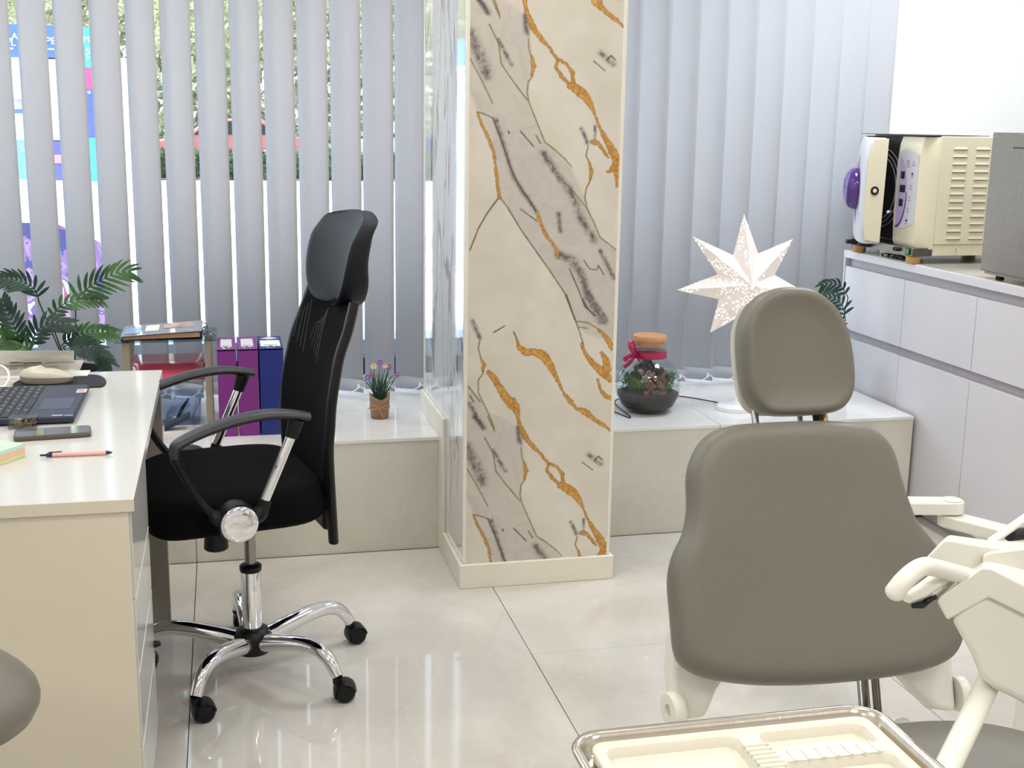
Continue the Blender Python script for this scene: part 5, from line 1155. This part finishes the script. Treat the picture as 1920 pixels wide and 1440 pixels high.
# ================================================================== OUTSIDE
m_pave = mat('pale_paving', (214, 210, 204), .8, noise=.05, nscale=3)
struct('pavement', MB().box((-60, 4.95+.2, -.25), (60, 31, -.05)), m_pave, 'sunlit pale pavement outside', smooth=False)
struct('lawn', MB().box((-60, 31, -.25), (60, 120, -.02)), mat('dark_hedge_green', (70, 92, 60), .9, noise=.4, nscale=2), 'green verge beyond the pavement', smooth=False)
osl = tag(obj('outer_sill', MB().box((-2.2, WY+.2, .30), (2.74, WY+.62, .545)), mat('speckled_granite', (190, 196, 214), .6, noise=.25, nscale=160), smooth=False), kind='structure')
m_bark = mat('bark', (96, 84, 70), .9, noise=.3, nscale=8); m_fol = leaf_mat('street_foliage', (120, 128, 92), (206, 206, 170), .3); m_fold = leaf_mat('dark_foliage', (40, 62, 40), (96, 120, 76), .2)
def tree(lab, x, y, h, r_, m_, n_=2600, low=.25):
    t = thing('street_tree', lab, 'tree', (x, y, -.05), 0, 'trees across the street')
    obj('trunk', MB().tube([(x, y, -.05), (x+.1, y, h*.5), (x-.1, y+.1, h*.85)], [.16, .12, .05], 10), m_bark, t)
    R_ = random.Random(int(x*10+50)); mb = MB()
    for i in range(n_):
        a = R_.random()*2*pi; c = 2*R_.random()-1; q = R_.random()**.4; s = math.sqrt(1-c*c)
        p = Vector((x+r_*q*s*cos(a), y+r_*q*s*sin(a), h*(low+(1-low)*.5)+h*(1-low)*.5*q*c)); u = Vector((R_.random()-.5, R_.random()-.5, R_.random()-.5)).normalized()*.16; v = u.orthogonal()*.8
        mb.add([p-u, p+v*.5, p+u, p-v*.5], [(0, 1, 2, 3)])
    tag(obj('crown', mb, m_, t, smooth=False), kind='stuff')
tree('tall pale leaved tree seen between the slats right of the shop sign', -.2, 24, 8.5, 1.9, m_fol)
tree('pale leaved tree seen between the middle slats', 3.4, 28, 9, 2.0, m_fol)
tree('sunlit tree seen between the slats left of the pillar', 6.6, 24, 8, 2.1, m_fol)
tree('dark tree behind the parked cars', 1.0, 44, 9, 3.0, m_fold)
tree('tree standing behind the blue shop signs', -4.6, 26, 9, 2.5, m_fol)
hd_ = MB(); R_ = random.Random(8)
for i in range(5000):
    p = Vector((-6+20*R_.random(), 30.2+.6*R_.random(), .62*R_.random())); u = Vector((R_.random()-.5, R_.random()-.5, R_.random()-.5)).normalized()*.13; v = u.orthogonal()*.8; hd_.add([p-u, p+v*.5, p+u, p-v*.5], [(0, 1, 2, 3)])
tag(obj('hedge', hd_, m_fold, smooth=False), 'long low dark clipped hedge in front of the parked cars', 'hedge')
hd2 = MB()
for i in range(9000):
    p = Vector((-9+30*R_.random(), 36+2*R_.random(), 5.6*R_.random())); u = Vector((R_.random()-.5, R_.random()-.5, R_.random()-.5)).normalized()*.26; v = u.orthogonal()*.8; hd2.add([p-u, p+v*.5, p+u, p-v*.5], [(0, 1, 2, 3)])
tag(obj('tree_screen', hd2, m_fol, smooth=False), 'tall pale green screen of trees behind the parked cars', 'trees', kind='stuff')
def car(lab, x, y, m_):
    t = thing('parked_car', lab, 'car', (x, y, -.05), 0, 'cars parked across the street')
    pr = [(-2.1, .35), (-2.15, .75), (-1.75, .92), (-1.15, 1.0), (-.65, 1.42), (.65, 1.45), (1.35, 1.05), (2.0, .9), (2.15, .6), (2.1, .32)]
    obj('body', MB().prism([(x+a, y-.8, b-.05) for a, b in pr], (0, 1.6, 0)), m_, t, bevel=.06, seg=3)
    obj('side_window', MB().prism([(x+a, y-.815, b-.05) for a, b in [(-.98, 1.03), (-.6, 1.36), (.58, 1.38), (1.1, 1.06)]], (0, .02, 0)), m_rub, t)
    for a in (-1.35, 1.35): obj('wheel', MB().lathe([(.32, 0), (.33, .05), (.33, .18), (.30, .2)], (x+a, y-.62, .28), 22, axis=(0, -1, 0)), m_rub, t)
    obj('headlamp', MB().box((x-2.12, y-.815, .62), (x-1.85, y-.79, .74)), m_whitepl, t, bevel=.01)
car('red car parked across the street, seen between the slats', .35, 32.6, mat('red_paint', (186, 104, 106), .25, coat=.8))
car('dark blue car parked across the street, seen between the slats', -5.2, 32.6, mat('dark_blue_paint', (44, 52, 84), .25, coat=.8))
car('silver white car parked across the street near the pillar gap', 5.2, 32.6, mat('silver_paint', (206, 210, 216), .25, coat=.8))
# kiosk with blue signs and posters
m_sig = mat('royal_blue_sign', (58, 92, 190), .5, noise=.03); m_cy = mat('cyan_blue_banner', (58, 150, 222), .5, noise=.03); m_let = mat('white_lettering', (240, 244, 250), .5)
KY = 14.0
kk = thing('street_kiosk', 'white street kiosk with blue signs seen between the leftmost slats', 'kiosk', (-2.6, KY+1, -.05))
def kbox(nm, px0, py0, px1, py1, Y, th, m_, par=kk): 
    a = ony(px0, py1, Y); b = ony(px1, py0, Y); return obj(nm, MB().box((min(a.x, b.x), Y, a.z), (max(a.x, b.x), Y+th, b.z)), m_, par, smooth=False)
m_kw = mat('kiosk_white', (216, 220, 228), .5, noise=.03)
kb = ony(-60, 330, KY+.12); kt = ony(152, 48, KY+.12)
obj('booth', MB().box((kb.x, KY+.12, -.05), (kt.x, KY+1.8, kt.z)), m_kw, kk, smooth=False)
kbox('fascia_sign', -60, 48, 128, 104, KY, .11, m_sig)
MR = Matrix(((1, 0, 0, 0), (0, 0, -1, 0), (0, 1, 0, 0), (0, 0, 0, 1)))
def ktext(body, px, py, hpx, Y, m_, par=kk):
    p = ony(px, py, Y-.004); text('lettering', body, hpx*Y/FPX*1.35, Matrix.Translation(p) @ MR, m_, par, .002)
ktext('CLA', 17, 68, 11, KY, m_let); ktext('PL', 20, 80, 12, KY, m_let); ktext('PE', 95, 77, 12, KY, m_let)
for px, py in ((19, 91), (23, 91), (89, 92), (94, 92), (99, 92)): p = ony(px, py, KY-.001); obj('sign_dot', MB().lathe([(.010, 0), (.010, .004)], p, 10, axis=(0, -1, 0)), m_let, kk)
kbox('poster', 22, 263, 58, 336, KY-.0, .11, mat('mid_blue_poster', (92, 142, 214), .5, noise=.08))
ktext('S', 42, 279, 12, KY-.01, m_let)
kbox('poster', 96, 266, 122, 338, KY, .11, mat('indigo_poster', (74, 78, 168), .5, noise=.15)); kbox('poster_stripe', 97, 290, 121, 306, KY-.01, .009, mat('pink_stripe', (206, 120, 158), .5))
kbox('shelf_board', 10, 180, 60, 186, KY-.05, .16, mat('pinkish_board', (196, 140, 168), .5)); kbox('shelf_board', 10, 205, 60, 212, KY-.05, .16, m_sig); kbox('window_shutter', 78, 112, 124, 262, KY+.0, .11, mat('pale_blue_shutter', (186, 198, 220), .4, noise=.05))
bn2 = thing('feather_banner', 'tall cyan and navy advertising banner with white letters by the kiosk', 'banner', (-2.1, 13.6, -.05))
def bbox2(nm, px0, py0, px1, py1, m_, Y=13.6, par=bn2):
    a = ony(px0, py1, Y); b = ony(px1, py0, Y); return obj(nm, MB().box((a.x, Y, a.z), (b.x, Y+.03, b.z)), m_, par, smooth=False)
bbox2('banner_top', 150, 52, 186, 128, m_cy); bbox2('banner_middle', 150, 128, 186, 168, mat('magenta_band', (214, 62, 110), .5, noise=.1)); bbox2('banner_lower', 150, 168, 186, 258, mat('navy_band', (62, 78, 176), .5, noise=.05)); bbox2('banner_foot', 150, 258, 186, 340, m_cy)
for b_, px, py, h in (('M', 162, 74, 11), ('S', 165, 96, 12), ('S', 165, 106, 9), ('o', 167, 172, 8)): ktext(b_, px, py, h, 13.58, m_let, bn2)
pa = ony(148, 52, 13.62); obj('banner_pole', MB().tube([(pa.x, 13.63, -.05), (pa.x, 13.63, pa.z+.1)], .02, 8), m_kw, bn2)
ub = thing('utility_cabinet', 'pale grey roadside utility cabinet seen between the slats', 'cabinet', (-1.3, 12, -.05))
a = ony(224, 335, 12); b = ony(246, 118, 12)
obj('cabinet_body', MB().box((a.x-.05, 12, -.05), (b.x+.05, 12.4, b.z)), mat('utility_grey', (202, 210, 226), .5, noise=.04), ub, bevel=.01); obj('cap', MB().box((a.x-.08, 11.97, b.z), (b.x+.08, 12.43, b.z+.04)), m_kw, ub, bevel=.01)
# painted poster board leaning outside the glass
m_post2 = bpy.data.materials.new('swirled_poster'); m_post2.use_nodes = True; n = m_post2.node_tree.nodes; L = m_post2.node_tree.links
tc = n.new('ShaderNodeTexCoord'); t = n.new('ShaderNodeTexNoise'); t.inputs['Scale'].default_value = 5.5; t.inputs['Detail'].default_value = 1.5; t.inputs['Distortion'].default_value = 1.8; L.new(tc.outputs['Object'], t.inputs['Vector'])
r = n.new('ShaderNodeValToRGB'); r.color_ramp.interpolation = 'CONSTANT'; e = r.color_ramp.elements; e[0].position = 0; e[0].color = (*rgb(96, 96, 160), 1); e[1].position = .42; e[1].color = (*rgb(176, 140, 196), 1)
for pos, c in ((.50, (214, 172, 206)), (.56, (150, 118, 178)), (.62, (232, 232, 244)), (.68, (206, 120, 150))): q = e.new(pos); q.color = (*rgb(*c), 1)
L.new(t.outputs['Fac'], r.inputs[0]); L.new(r.outputs[0], n['Principled BSDF'].inputs['Base Color']); n['Principled BSDF'].inputs['Roughness'].default_value = .5
ob = thing('poster_board', 'pink, purple and blue swirled poster board standing outside the window', 'poster', (-.85, 5.75, -.05))
a = ony(25, 640, 5.75); b = ony(205, 420, 5.75)
obj('board', MB().prism([(a.x, 5.75, .1), (b.x, 5.75, .1), (b.x, 5.75, b.z-.10), (b.x-.22, 5.75, b.z), (a.x, 5.75, b.z+.01)], (0, .02, 0)), m_post2, ob, smooth=False)
for x in (a.x+.05, b.x-.05): obj('board_leg', MB().tube([(x, 5.79, b.z-.15), (x, 6.05, -.05)], .012, 8), m_kw, ob)
# low bollard rail and facade far behind for the white glimpses
